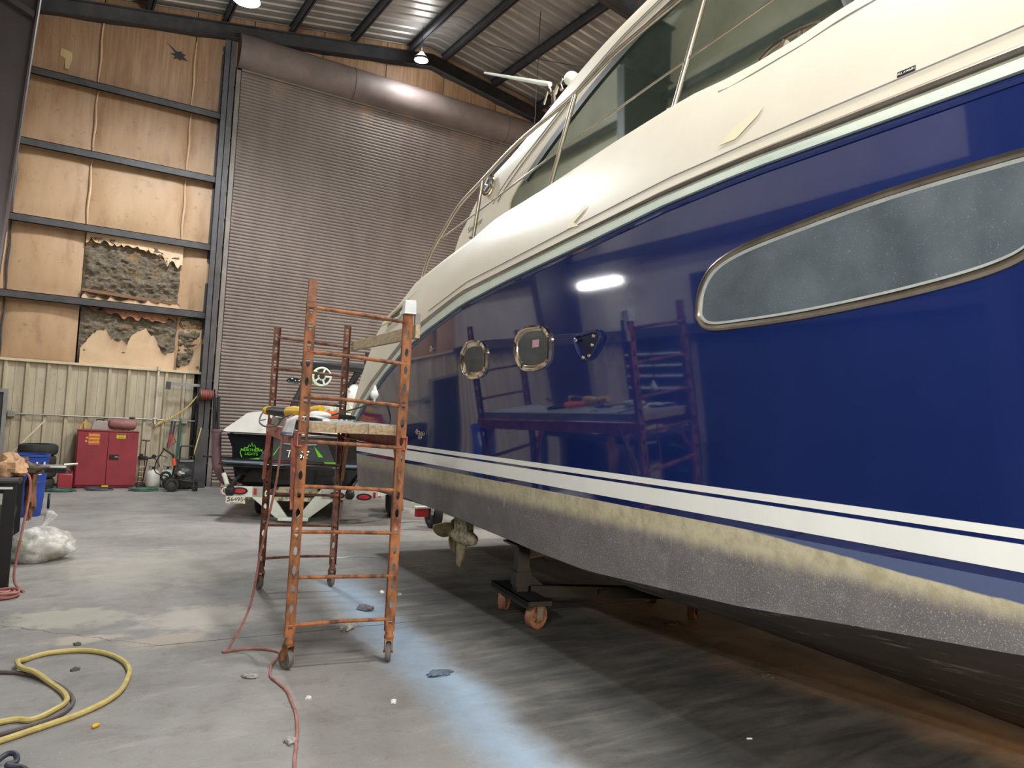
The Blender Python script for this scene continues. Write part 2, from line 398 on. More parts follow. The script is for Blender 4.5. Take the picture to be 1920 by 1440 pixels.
def hull_mat():
    """navy topsides in local coordinates of the boat"""
    t = NT('navy_topsides'); n = t.noise(t.coord(), 1.2, 3)
    col = t.ramp(n, [(0.3, lin((24, 40, 96))), (0.7, lin((20, 35, 86)))])
    return t.done(col, 0.06, 0, 1.0)
NAVY = hull_mat()
def band_mat():
    t = NT('sanded_grey_band'); v = t.coord(); s = t.sep(v); u, z = s[1], s[2]
    n1 = t.noise(v, 3.0, 8, 0.65); n2 = t.noise(v, 11, 8, 0.7); n3 = t.noise(t.coord('Object', (7, 7, 1.4)), 2.5, 6); sp = t.noise(v, 150, 2, 0.5); big = t.noise(v, 1.1, 4)
    col = t.ramp(n1, [(0.3, lin((104, 102, 104))), (0.55, lin((120, 116, 117))), (0.75, lin((138, 133, 129)))])
    fwd = t.ss(u, 0.3, -0.8)
    col = t.mix(t.math('MULTIPLY', t.math('MULTIPLY', t.ss(sp, 0.58, 0.68), fwd), 0.75), col, lin((196, 188, 172)))
    col = t.mix(t.ss(n2, 0.62, 0.74, 0, 0.5), col, lin((176, 178, 182)))
    col = t.mix(t.math('MULTIPLY', t.ss(big, 0.56, 0.68, 0, 0.55), fwd), col, lin((170, 178, 190)))
    drip = t.noise(t.coord('Object', (12, 12, 2.2)), 1.6, 6, 0.7)
    col = t.mix(t.ss(drip, 0.64, 0.70, 0, 0.55), col, lin((188, 192, 196)))
    col = t.mix(t.ss(n1, 0.60, 0.70, 0, 0.5), col, lin((86, 80, 80)))
    # cream filler along the waterline, ragged lower edge
    zz = t.math('ADD', z, t.math('ADD', t.math('MULTIPLY', t.math('SUBTRACT', n3, 0.5), 0.07), t.math('MULTIPLY', t.math('SUBTRACT', n2, 0.5), 0.06)))
    cr = t.ss(zz, 1.035, 1.135)
    col = t.mix(t.math('MULTIPLY', cr, t.ss(u, 2.6, 0.6, 0.35, 0.95)), col, t.mix(t.ss(n2, 0.4, 0.65), lin((206, 198, 168)), lin((178, 168, 138))))
    # bare blue patch forward
    zb = t.math('ADD', z, t.math('MULTIPLY', t.math('SUBTRACT', n1, 0.5), 0.03)); lim = t.ss(u, -2.2, -4.4, 1.245, 1.14)
    col = t.mix(t.math('MULTIPLY', t.ss(t.math('SUBTRACT', zb, lim), -0.004, 0.006), 0.92), col, t.mix(n2, lin((44, 66, 122)), lin((72, 96, 140))))
    t.bump(t.math('ADD', n2, sp), 0.25, 0.006)
    return t.done(col, 0.6)
BAND = band_mat()
def bottom_mat():
    t = NT('worn_antifouling'); n1 = t.noise(t.coord('Object', (1, 0.8, 1)), 3, 7); n2 = t.noise(t.coord('Object', (4, 0.8, 2)), 2.2, 8, 0.7)
    col = t.ramp(n1, [(0.3, lin((64, 58, 55))), (0.7, lin((86, 79, 74)))])
    col = t.mix(t.ss(n2, 0.57, 0.66, 0, 0.7), col, lin((170, 164, 152)))
    return t.done(col, 0.75)
BOTTOM = bottom_mat()
def pane_mat():
    t = NT('scuffed_hull_glass'); v = t.coord(); n1 = t.noise(v, 2.0, 4); sp = t.noise(v, 150, 2, 0.6); sc = t.noise(t.coord('Object', (30, 10, 6)), 3, 6)
    col = t.ramp(n1, [(0.35, lin((66, 76, 84))), (0.7, lin((94, 104, 112)))])
    col = t.mix(t.ss(sp, 0.64, 0.74, 0, 0.4), col, lin((180, 190, 198)))
    col = t.mix(t.ss(sc, 0.68, 0.76, 0, 0.6), col, lin((150, 170, 180)))
    return t.done(col, t.ss(n1, 0.3, 0.7, 0.3, 0.5), 0, 0.15)
PANE = pane_mat()
def tint_mat():
    t = NT('tinted_cabin_glass'); g = t.n('ShaderNodeBsdfGlossy'); g.inputs['Roughness'].default_value = 0.03; g.inputs['Color'].default_value = (0.8, 0.9, 0.85, 1)
    tr = t.n('ShaderNodeBsdfTransparent'); tr.inputs['Color'].default_value = (0.42, 0.56, 0.50, 1)
    df = t.n('ShaderNodeBsdfDiffuse'); df.inputs['Color'].default_value = (*lin((124, 160, 144)), 1)
    fr = t.n('ShaderNodeFresnel'); fr.inputs[0].default_value = 1.5
    m0 = t.n('ShaderNodeMixShader'); m0.inputs[0].default_value = 0.5; t.t.links.new(tr.outputs[0], m0.inputs[1]); t.t.links.new(df.outputs[0], m0.inputs[2])
    m1 = t.n('ShaderNodeMixShader'); t.t.links.new(t.math('MULTIPLY', fr.outputs[0], 0.9), m1.inputs[0]); t.t.links.new(m0.outputs[0], m1.inputs[1]); t.t.links.new(g.outputs[0], m1.inputs[2])
    t.t.links.new(m1.outputs[0], t.out.inputs[0]); return t.m
TINT = tint_mat()
def bag_mat():
    t = NT('clear_bag_film'); tr = t.n('ShaderNodeBsdfTransparent'); tr.inputs['Color'].default_value = (0.93, 0.94, 0.94, 1)
    n = t.noise(t.coord(), 9, 5); t.done(lin((226, 226, 222)), 0.18); t.bump(n, 0.7, 0.03)
    m = t.n('ShaderNodeMixShader'); t.t.links.new(t.ss(n, 0.35, 0.65, 0.35, 0.75), m.inputs[0]); t.t.links.new(tr.outputs[0], m.inputs[1]); t.t.links.new(t.b.outputs[0], m.inputs[2])
    t.t.links.new(m.outputs[0], t.out.inputs[0]); return t.m
BAGM = bag_mat()

# ================================================================ THE HALL
RIDGE, EAVE_S = 7.74, 0.167
def roof_z(x, z0): return z0-EAVE_S*abs(x-RIDGE)
XL, XR, YB, YF = -1.5, 17.0, 17.6, -12.0

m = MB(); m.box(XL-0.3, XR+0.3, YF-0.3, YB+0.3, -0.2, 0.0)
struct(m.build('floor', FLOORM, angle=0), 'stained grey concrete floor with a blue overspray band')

# ribbed roof sheets: ribs run up the slope
m = MB(); ys = []; y = YF
while y < YB+0.1:
    for dy, dz in ((0.0, 0.0), (0.215, 0.0), (0.245, 0.04), (0.275, 0.04)): ys.append((y+dy, dz))
    y += 0.305
rows = []
for x in (XL-0.2, RIDGE, XR+0.2): rows.append([(x, yy, roof_z(x, 11.36)+dz) for (yy, dz) in ys])
m.loft(rows)
ceiling = struct(m.build('ceiling', ROOF, angle=20), 'dark ribbed metal roof sheets')

tn = [0]
def trim(mb, mat, label, bevel=0.0):
    tn[0] += 1
    o = mb.build('trim_%d' % tn[0], mat, None, 35, bevel); return struct(o, label)

# purlins (C sections) along the hall
for px in (-0.3, 1.25, 2.75, 4.2, 5.67, 7.18, 8.12, 9.63, 11.1, 12.6, 14.1, 15.6):
    z = roof_z(px, 11.33); m = MB()
    m.box(px-0.01, px+0.01, YF, YB, z-0.25, z-0.01); m.box(px-0.09, px+0.05, YF, YB, z-0.25, z-0.235); m.box(px-0.05, px+0.09, YF, YB, z-0.03, z-0.012)
    m.box(px-0.095, px-0.085, YF, YB, z-0.25, z-0.21)
    trim(m, PURLIN, 'dark steel roof purlin')

def rafter(y, depth, z0, wid):
    m = MB()
    for (xa, xb) in ((XL, RIDGE), (RIDGE, XR)):
        za, zb = roof_z(xa, z0), roof_z(xb, z0)
        for (dz0, dz1, w) in ((-depth, 0, 0.012), (-depth, -depth+0.02, wid/2), (-0.02, 0, wid/2)):
            m.prism([(xa, y-w, za+dz0), (xb, y-w, zb+dz0), (xb, y-w, zb+dz1), (xa, y-w, za+dz1)], (0, 2*w, 0))
    return m
trim(rafter(17.32, 0.34, 11.07, 0.22), STEEL, 'dark end wall rafter under the gable')
trim(rafter(11.0, 1.1, 11.05, 0.26), STEEL, 'deep dark rafter of the middle frame')
trim(rafter(3.5, 1.1, 11.05, 0.26), STEEL, 'deep dark rafter of the front frame')

# tapered frame columns at the left wall
def frame_column(y):
    m = MB(); zs = [(0, -0.78), (3.5, -0.62), (6.2, -0.49), (8.5, -0.36)]
    for (za, xa), (zb, xb) in zip(zs, zs[1:]):
        m.prism([(XL+0.02, y-0.006, za), (xa, y-0.006, za), (xb, y-0.006, zb), (XL+0.02, y-0.006, zb)], (0, 0.012, 0))
        m.prism([(xa, y-0.11, za), (xa+0.022, y-0.11, za), (xb+0.022, y-0.11, zb), (xb, y-0.11, zb)], (0, 0.22, 0))
    m.prism([(XL+0.02, y-0.1, 6.86), (-0.49, y-0.1, 6.42), (-0.49, y-0.1, 6.5), (XL+0.02, y-0.1, 6.94)], (0, 0.2, 0))
    return m
MAROON = pm('maroon_dark_column', (66, 57, 58), (56, 50, 50), 2, 0.6)
trim(frame_column(11.0), MAROON, 'dark tapered frame column by the left wall')
trim(frame_column(3.5), MAROON, 'dark tapered frame column behind the viewpoint')

# back wall: faced insulation pillows between girts
GZ = [2.45, 3.77, 5.26, 6.76, 8.18]
SEAMS = [XL, -0.86, 0.41, 2.19, 3.4, 5.0, 6.6, 8.2, 9.8, 11.4, 13.0, 14.6, XR]
def pillow(m, x0, x1, z0, z1, top=None, yb=17.46, bul=0.07, nx=10, nz=8):
    rows = []
    for j in range(nz+1):
        r = []
        for i in range(nx+1):
            s, t = i/nx, j/nz; x = x0+(x1-x0)*s; zt = min(z1, top(x)) if top else z1
            k = (math.sin(PI*s)**0.35)*(math.sin(PI*t)**0.45) if 0 < s < 1 and 0 < t < 1 else 0
            w = mnoise.noise(Vector((x*1.7, z0+t*2, 1)))*0.035*k
            r.append((x, yb-bul*k-w, z0+(zt-z0)*t))
        rows.append(r)
    m.loft(rows)
m = MB(); m.box(XL, XR, YB-0.02, YB, 0, 11.4)
wall_back = struct(m.build('wall_back', pm('outer_wall_sheet', (60, 52, 46), (48, 42, 38), 4, 0.8), angle=0), 'back wall with tan faced insulation between dark girts')
m = MB()
for ci, (x0, x1) in enumerate(zip(SEAMS, SEAMS[1:])):
    for zi, z0 in enumerate(GZ):
        if x0 >= 3.3 and z0 < 8: continue
        if (ci == 2 and zi in (0, 1)): continue
        z1 = GZ[zi+1] if zi < 4 else 12.0
        pillow(m, x0+0.008, x1-0.008, z0, z1, lambda x: roof_z(x, 11.3))
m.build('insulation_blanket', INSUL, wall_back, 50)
# seam battens: pinched folds of facing
for xs in (-0.86, 0.41, 2.19):
    m = MB()
    for zi in range(5):
        z0 = GZ[zi]; z1 = GZ[zi+1]-0.1 if zi < 4 else 9.7
        if xs > 0.3 and zi < 2: continue
        m.tube([(xs+0.01*math.sin(k*1.3+zi), 17.43-0.035*math.sin(PI*k/8), z0+(z1-z0)*k/8) for k in range(9)], [0.012+0.012*math.sin(PI*k/8) for k in range(9)], 6)
    m.build('insulation_seam', FACING if xs > 0 else STEEL, wall_back, 50)
# torn cells: glass wool showing, ragged facing left behind
def wool(x0, x1, z0, z1, seed, amp=0.13):
    m = MB(); rows = []; nx, nz = 72, 56
    for j in range(nz+1):
        r = []
        for i in range(nx+1):
            x = x0+(x1-x0)*i/nx; z = z0+(z1-z0)*j/nz
            e = min(1, min(i, nx-i)/3, min(j, nz-j)/3)
            d = mnoise.fractal(Vector((x*2.2+seed, z*3.4, seed)), 0.7, 2.2, 6)*amp
            d += abs(mnoise.noise(Vector((x*6+seed, z*11, 3))))*0.10+abs(mnoise.noise(Vector((x*14+seed, z*22, 5))))*0.04
            r.append((x, 17.47-e*(0.03+abs(d)), z))
        rows.append(r)
    m.loft(rows); return m
m = wool(0.41, 2.24, 3.8, 5.12, 1.3); wl = m.build('torn_insulation', FLUFF, wall_back, 80)
m = wool(0.43, 2.26, 2.47, 3.66, 4.1, 0.08); m.build('torn_insulation', FLUFF, wall_back, 80)
m = wool(2.27, 2.74, 2.5, 3.66, 8.7, 0.1); m.build('torn_insulation', FLUFF, wall_back, 80)
def ragged(top, base, y0, curl, seed):
    """sheet of facing between a straight edge (base) and a torn edge (top); both lists of (x, z)"""
    m = MB(); n = len(top); rows = [[], [], [], []]
    for i in range(n):
        (xa, za), (xb, zb) = base[i], top[i]
        for k, t in enumerate((0, 0.5, 0.88, 1.0)):
            rows[k].append((xa+(xb-xa)*t, y0-(0.04*math.sin(PI*min(i/(n-1), 1)))-(curl*(0.5+0.5*mnoise.noise(Vector((i*1.9, seed, 0))))if k == 3 else 0), za+(zb-za)*t))
    m.loft(rows); return m
def torn_edge(x0, x1, prof, n, amp, seed):
    out = []
    for i in range(n):
        x = x0+(x1-x0)*i/(n-1); z = lerp1(prof, x)+amp*mnoise.noise(Vector((x*9, seed, 0)))+amp*0.8*(((i*7919+int(seed*13)) % 5)/5-0.5)
        out.append((x, z))
    return out
te = torn_edge(0.47, 2.22, [(0.47, 2.75), (0.66, 3.1), (0.9, 3.2), (1.05, 2.98), (1.3, 2.95), (1.45, 3.2), (1.62, 3.3), (1.85, 3.1), (1.95, 2.8), (2.22, 2.85)], 60, 0.07, 2.2)
ragged(te, [(x, 2.46) for x, z in te], 17.36, 0.04, 1).build('torn_facing', FACING, wall_back, 60)
te = torn_edge(0.42, 2.24, [(0.42, 4.95), (0.75, 5.0), (1.0, 4.92), (1.3, 4.98), (1.7, 4.9), (1.95, 4.75), (2.24, 4.7)], 44, 0.10, 5.1)
ragged(te, [(x, 5.22) for x, z in te], 17.37, 0.08, 4).build('torn_facing', FACING, wall_back, 60)
te = torn_edge(0.42, 2.24, [(0.42, 3.86), (1.2, 3.84), (2.24, 3.88)], 40, 0.06, 7.7)
ragged(te, [(x, 3.78) for x, z in te], 17.34, 0.06, 6).build('torn_facing', FACING, wall_back, 60)
te = torn_edge(0.5, 2.2, [(0.5, 3.6), (1.2, 3.5), (1.4, 3.45), (1.6, 3.45), (2.2, 3.55)], 34, 0.09, 3.4)
ragged(te, [(x, 3.74) for x, z in te], 17.35, 0.07, 8).build('torn_facing', BROWN, wall_back, 60)
te = torn_edge(2.28, 2.74, [(2.28, 2.55), (2.5, 2.62), (2.6, 2.9), (2.74, 3.2)], 20, 0.06, 9.4)
ragged(te, [(x, 2.46) for x, z in te], 17.36, 0.04, 3).build('torn_facing', FACING, wall_back, 60)
m = MB(); m.prism([(0.41, 17.34, 3.93), (2.2, 17.34, 3.84), (2.2, 17.34, 3.9), (0.41, 17.34, 3.99)], (0, 0.03, 0)); m.build('batten', WOODB, wall_back)
# scuffs on the facing: a hole high up, a pale patch
m = MB(); star = []
for k in range(14):
    a = 2*PI*k/14; r = 0.13 if k % 2 else 0.07; r *= 0.8+0.5*random.random(); star.append((1.86+r*math.cos(a)*1.3, 17.375, 9.26+r*math.sin(a)))
m.prism(star, (0, 0.012, 0)); m.prism([(1.86, 17.378, 9.3), (1.6, 17.378, 9.48), (1.84, 17.378, 9.26)], (0, 0.006, 0)); m.build('torn_hole', BLACK, wall_back)
m = MB(); m.prism([(-0.28, 17.38, 8.75), (-0.1, 17.375, 8.72), (-0.08, 17.375, 8.6), (-0.13, 17.375, 8.35), (-0.2, 17.38, 8.36), (-0.2, 17.38, 8.56), (-0.3, 17.38, 8.6)], (0, 0.01, 0)); m.build('repair_patch', pm('pale_tape', (204, 178, 128), None, 5, 0.6), wall_back)
# girts
for z in GZ[1:]:
    m = MB()
    m.box(XL, 2.95, 17.2, 17.215, z-0.15, z); m.box(XL, 2.95, 17.2, 17.45, z-0.012, z); m.box(XL, 2.95, 17.2, 17.24, z-0.15, z-0.138)
    trim(m, STEEL, 'dark steel wall girt')
# liner sheet below the first girt
m = MB(); xs = []; x = XL
while x < 2.76:
    for dx, dy in ((0, 0.0), (0.025, -0.045), (0.07, -0.045), (0.095, 0.0), (0.2, 0.0), (0.205, -0.008), (0.24, -0.008), (0.245, 0.0)):
        if x+dx < 2.78: xs.append((x+dx, dy))
    x += 0.355
m.loft([[(a, 17.37+b, 0.0) for a, b in xs], [(a, 17.37+b, 1.33) for a, b in xs], [(a, 17.37+b, 2.43) for a, b in xs]])
liner = m.build('liner_panel', LINER, wall_back, 20)
m = MB(); m.box(XL, 2.78, 17.29, 17.42, 2.42, 2.47); m.build('liner_cap', pm('liner_cap', (206, 192, 160), None, 4, 0.5), liner, bevel=0.004)
m = MB(); m.box(XL, 2.78, 17.34, 17.4, 0, 0.06); struct(m.build('baseboard_back', STEEL))
# columns beside the rolling door
def wf(x0, x1, y0, y1, z1, t=0.016):
    m = MB(); m.box(x0, x1, y0, y0+t, 0, z1); m.box(x0, x1, y1-t, y1, 0, z1); m.box((x0+x1)/2-t/2, (x0+x1)/2+t/2, y0, y1, 0, z1); return m
m = wf(2.73, 2.95, 17.0, 17.4, 9.75)
m.box(2.72, 2.96, 16.99, 17.0, 0, 1.25)
trim(m, STEEL, 'dark wide flange column left of the rolling door')
trim(wf(12.45, 12.7, 17.0, 17.4, 9.5), STEEL, 'dark column right of the rolling door')

# rolling door
door = bpy.data.objects.new('door_1', None); COL.objects.link(door); struct(door, 'huge brown rolling slat door'); door.location = (3.1, 17.4, 0)
DX = 9.3
m = MB(); prof = []; z = 0.05
while z < 9.35:
    for k, (dy, dz) in enumerate(((0.0, 0.0), (-0.012, 0.006), (-0.022, 0.022), (-0.024, 0.038), (-0.018, 0.056), (-0.006, 0.068), (0.004, 0.072))): prof.append((dy, z+dz))
    z += 0.0762
m.loft([[(0, dy, z) for dy, z in prof], [(DX, dy, z) for dy, z in prof]])
m.build('slat_curtain', DOORM, door, 60)
for x0, x1 in ((-0.07, 0.05), (DX-0.05, DX+0.07)):
    m = MB(); m.box(x0, x1, -0.1, -0.06, 0, 9.35); m.box(x0, x0+0.012, -0.1, 0.1, 0, 9.35); m.box(x1-0.012, x1, -0.1, -0.02, 0, 9.35)
    m.build('jamb_guide', JAMB, door)
m = MB(); m.box(0.05, DX-0.05, -0.04, 0.02, 0.0, 0.07); m.build('bottom_bar', JAMB, door)
for k in range(15):
    m = MB(); m.bar((-0.13, -0.05, 0.5+0.6*k), (-0.06, -0.05, 0.5+0.6*k), 0.03, 0.02); m.cyl((-0.08, -0.1, 0.5+0.6*k), (-0.08, -0.115, 0.5+0.6*k), 0.012, 8)
    m.build('guide_clip', STEEL, door)
m = MB(); rows = []
for xx in (-0.05, 3.5, DX+0.1):
    rows.append([(xx, -0.06-0.36*math.sin(a), 9.72-0.4*math.cos(a)) for a in [PI*k/14 for k in range(15)]]+[(xx, 0.02, 10.12), (xx, 0.02, 9.32)])
m.loft(rows, closed=True, caps=True); hood = m.build('barrel_hood', HOOD, door, 40)
for xx in (2.6, 6.9):
    m = MB(); m.tube([(xx, -0.062-0.362*math.sin(a), 9.72-0.402*math.cos(a)) for a in [PI*k/14 for k in range(15)]], 0.006, 5); m.build('hood_joint', STEEL, hood)
m = MB(); m.box(-0.05, DX+0.1, -0.1, -0.06, 9.29, 9.33); m.build('hood_lip', JAMB, hood)

# dark personnel door at the far left of the back wall
d2 = bpy.data.objects.new('door_2', None); COL.objects.link(d2); struct(d2, 'dark door with grey frame at the left end of the back wall'); d2.location = (-1.45, 17.3, 0)
m = MB(); m.box(0.0, 0.72, -0.02, 0.03, 0.02, 1.8); m.build('door_leaf', pm('dark_slate_door', (58, 62, 68), (48, 52, 58), 3, 0.4), d2)
m = MB(); m.box(0.72, 0.79, -0.05, 0.05, 0, 1.87); m.box(0.0, 0.72, -0.05, 0.05, 1.8, 1.87); m.build('door_frame', GREY, d2)

# remaining walls
def plain_wall(name, x0, x1, y0, y1, z1, label):
    m = MB(); m.box(x0, x1, y0, y1, 0, z1); return struct(m.build(name, WALLN, angle=0), label)
wall_left = plain_wall('wall_left', XL-0.2, XL, YF, YB, 9.9, 'left side wall')
plain_wall('wall_right', XR, XR+0.2, YF, YB, 9.9, 'right side wall')
m = MB(); m.prism([(XL, YF-0.2, 0), (XR, YF-0.2, 0), (XR, YF-0.2, 9.8), (RIDGE, YF-0.2, 11.4), (XL, YF-0.2, 9.8)], (0, 0.2, 0)); struct(m.build('wall_front', WALLN, angle=0), 'wall behind the viewpoint')
m = MB(); ysl = []; y = YF
while y < 17.3:
    for dy, dx in ((0, 0.0), (0.025, 0.045), (0.07, 0.045), (0.095, 0.0)): ysl.append((y+dy, dx))
    y += 0.355
m.loft([[(XL+0.01+b, a, z) for a, b in ysl] for z in (0.0, 2.43)]); m.build('liner_panel', LINER, wall_left, 20)
for z in (2.5, 3.77, 5.26, 6.76, 8.18):
    m = MB(); m.box(XL, XL+0.2, YF, 17.2, z-0.02, z); m.box(XL+0.18, XL+0.2, YF, 17.2, z-0.15, z); trim(m, STEEL, 'dark steel girt of the left wall')

# conduit, boxes, water pipe on the liner
m = MB(); m.tube([(-0.55, 17.3, 1.4), (2.72, 17.3, 1.4)], 0.016, 8)
con = one('electrical_conduit', m, GALV, 'thin grey conduit running along the tan wall', 'conduit')
for bx, lab in ((-0.58, 'grey junction box at the left end of the wall conduit'), (2.5, 'grey junction box on the conduit beside the column')):
    m = MB(); m.box(-0.065, 0.065, -0.05, 0.05, -0.06, 0.06); one('junction_box', m, GALV, lab, 'electrical box', (bx, 17.29, 1.4), bevel=0.008)
m = MB(); m.tube([(0, 0, 1.36), (0, 0, 2.5)], 0.02, 8); m.tube([(0, 0, 2.44), (0, 0, 2.52)], 0.034, 8); m.tube([(-0.04, 0, 1.42), (0.04, 0, 1.42)], 0.02, 8); m.tube([(0, 0, 1.36), (0, -0.06, 1.3)], 0.016, 8)
one('air_pipe', m, pm('pale_pipe', (206, 198, 178), None, 6, 0.5), 'pale vertical air pipe with a drop valve on the tan wall', 'pipe', (1.93, 17.27, 0))
# bracket arm
t = thing('bracket_arm', 'grey steel arm reaching left from the column above the hose reel', 'bracket', (2.73, 17.1, 2.17))
m = MB(); m.box(-0.62, 0.0, -0.02, 0.02, -0.03, 0.03); m.build('arm', GREY, t); m = MB(); m.box(-0.66, -0.57, -0.035, 0.035, -0.12, 0.04); m.build('end_bracket', STEEL, t)
# hose reel on the column
t = thing('hose_reel', 'red hose wound on a reel fixed to the column', 'hose reel', (2.84, 16.86, 1.98))
m = MB()
for k in range(8): m.torus((-0.12+0.034*k, 0, 0), 0.088+0.004*(k % 2), 0.019, 'x', 20, 6)
m.build('wound_hose', pm('brick_red_hose', (138, 78, 70), (112, 60, 54), 10, 0.6), t)
for xx in (-0.15, 0.15):
    m = MB(); m.cyl((xx-0.006, 0, 0), (xx+0.006, 0, 0), 0.13, 20); m.build('reel_flange', BLACK, t)
m = MB(); m.cyl((-0.19, 0, 0), (0.19, 0, 0), 0.02, 10); m.box(-0.03, 0.03, 0.02, 0.14, -0.04, 0.04); m.build('axle', STEEL, t)
# yellow coiled air hose hanging from the reel to the pipe
pts = []; anchor = [Vector(q) for q in ((2.68, 17.1, 1.92), (2.5, 17.12, 1.68), (2.24, 17.16, 1.47), (1.96, 17.2, 1.3))]
cl = smooth(anchor, 50)
for i, p in enumerate(cl):
    a = i*0.9; pts.append(p+Vector((0.035*math.cos(a)*0.6, 0.035*math.sin(a), 0.045*math.cos(a))))
m = MB(); m.tube(pts, 0.007, 5); one('coiled_air_hose', m, pm('pale_yellow_tube', (228, 206, 130), (206, 180, 100), 9, 0.5), 'yellow coiled air hose sagging across the tan wall', 'hose')
# wires under the roof
m = MB(); m.tube([(8.9, 14.0, 11.15), (8.9, 14.0, 8.0)], 0.008, 5); one('hanging_wire', m, BLACK, 'thin dark wire hanging straight down from the roof above the yacht', 'wire')
m = MB(); m.tube([(7.9, 14.6, 10.3), (9.3, 14.4, 10.28), (11.2, 14.3, 10.5)], 0.008, 5); one('sagging_wire', m, BLACK, 'thin dark wire slung sideways between roof purlins', 'wire')
m = MB(); m.tube([(4.25, 15.5, 10.45), (5.67, 14.6, 10.72)], 0.007, 5); one('sagging_wire', m, BLACK, 'thin dark wire slanting across the roof sheets left of the ridge', 'wire')
m = MB(); m.lathe([(0.0, -0.03), (0.045, -0.025), (0.055, 0.0), (0.04, 0.02), (0.0, 0.02)], 14); one('smoke_detector', m, pm('tan_plastic', (202, 182, 150), None, 5, 0.6), 'small tan round detector under a roof purlin', 'detector', (9.74, 14.55, 10.74))

# high bay lamps
EMC = emit('high_bay_glow', (0.95, 0.98, 1.0), 40.0)
HBODY = pm('lamp_housing', (90, 92, 96), None, 5, 0.4, 0.4)
labs = ['large round high bay lamp blazing above the left column', 'smaller high bay lamp glaring near the roof ridge']
for i, (x, y, z, w, r, c) in enumerate(HIGH_BAYS):
    t = thing('high_bay_lamp', labs[i] if i < 2 else 'round high bay lamp out of sight under the roof', 'lamp', (x, y, z), 0, 'high bay lamps under the roof')
    m = MB(); m.lathe([(r*1.02, 0.0), (r*1.04, 0.05), (r*0.8, 0.1), (r*0.35, 0.17), (0.05, 0.2), (0.0, 0.2)], 28); m.build('housing', HBODY, t)
    m = MB(); m.lathe([(0.0, -0.03), (r*0.6, -0.025), (r*0.95, -0.005), (r, 0.012), (0.0, 0.012)], 28); m.build('lens', EMC, t)
    m = MB(); top = roof_z(x, 11.3)-z; m.tube([(0, 0, 0.2), (0, 0, top)], 0.008, 6); m.build('hanger', BLACK, t)
    ld = bpy.data.lights.new('lamp_light', 'SPOT'); ld.energy = w*4.2; ld.color = c; ld.shadow_soft_size = r*1.6; ld.spot_size = math.radians(168); ld.spot_blend = 0.6
    lo = bpy.data.objects.new('lamp_light', ld); COL.objects.link(lo); lo.parent = t; lo.location = (0, 0, -0.06)
    ld = bpy.data.lights.new('lamp_uplight', 'POINT'); ld.energy = w*0.5; ld.color = c; ld.shadow_soft_size = r
    lo = bpy.data.objects.new('lamp_uplight', ld); COL.objects.link(lo); lo.parent = t; lo.location = (0, 0, 0.32)
# bright strip lights on the left wall
EMS = emit('strip_glow', (0.95, 0.98, 1.0), 30.0)
for i, (y, z, w) in enumerate(STRIPS):
    t = thing('strip_light', 'long bright strip light on the left wall mirrored in the navy hull' if i == 0 else 'unseen strip light added as fill on the left wall beside and behind the viewpoint', 'lamp', (-1.32, y, z), 0, 'strip lights on the left wall')
    m = MB(); m.box(-0.06, 0.02, -0.6, 0.6, -0.05, 0.06); m.box(-.18, -.06, -.1, .1, -.03, .03); m.build('housing', WPAINT, t)
    m = MB(); m.tube([(0.05, -0.42, 0), (0.05, 0.42, 0)], 0.045, 10); m.build('tube', EMS, t)
    ld = bpy.data.lights.new('strip_light_source', 'AREA'); ld.shape = 'RECTANGLE'; ld.size = 0.1; ld.size_y = 1.1; ld.energy = w; ld.color = NEUT
    lo = bpy.data.objects.new('strip_light_source', ld); COL.objects.link(lo); lo.parent = t; lo.location = (0.11, 0, 0); lo.rotation_euler = (0, math.radians(-90), 0)

# ================================================================ THE YACHT
# local axes: X inboard from the chine of the near side, Y towards the stern, Z up
yacht = thing('yacht', 'large navy and cream motor yacht hauled out on stands along the right', 'yacht', (3.35, 5.6, 0), math.radians(-2))
XC = 1.95                                                       # centreline
CH = [(-9.6, 1.9), (-8, 1.55), (-6.5, 1.25), (-5.2, 1.06), (-4.21, .943), (-3.49, .871), (-2.85, .80), (-1.97, .745), (-1.39, .712), (-.67, .729), (-.29, .751), (.81, .80), (2.05, .838), (3.29, .82), (3.8, .81)]
KL = [(-9.6, 1.6), (-8.5, 0.6), (-7.5, 0.25), (-6, 0.08), (-4.5, 0.03), (-3.2, .03), (-1.6, .10), (0, .2), (1.5, .28), (3.8, .34)]
SH = [(-9.6, 3.5), (-8, 3.35), (-6, 3.2), (-4.27, 3.128), (-3.56, 3.12), (-2.93, 3.113), (-2.3, 3.076), (-1.49, 2.992), (-.365, 2.883), (.44, 2.78), (1.32, 2.61), (1.9, 2.46), (2.6, 2.19), (3.39, 1.81), (3.83, 1.54)]
ST = [(-9.6, 3.55), (-8, 3.4), (-6, 3.25), (-4.29, 3.17), (-3.58, 3.156), (-2.96, 3.149), (-2.345, 3.119), (-1.54, 3.051), (-.43, 2.947), (.39, 2.865), (1.26, 2.69), (1.84, 2.54), (2.94, 2.10), (3.4, 1.86), (3.86, 1.6)]
RL = [(-9.6, 3.6), (-8, 3.45), (-6, 3.3), (-4.3, 3.216), (-3.6, 3.198), (-2.99, 3.185), (-2.38, 3.157), (-1.58, 3.082), (-.48, 2.979), (.3, 2.905), (1.25, 2.73), (1.84, 2.575), (2.94, 2.13), (3.4, 1.89), (3.88, 1.63)]
OS = [(-9.6, .2), (.4, .2), (1.3, .17), (1.9, .15), (2.6, .13), (3.39, .1), (3.85, .08)]
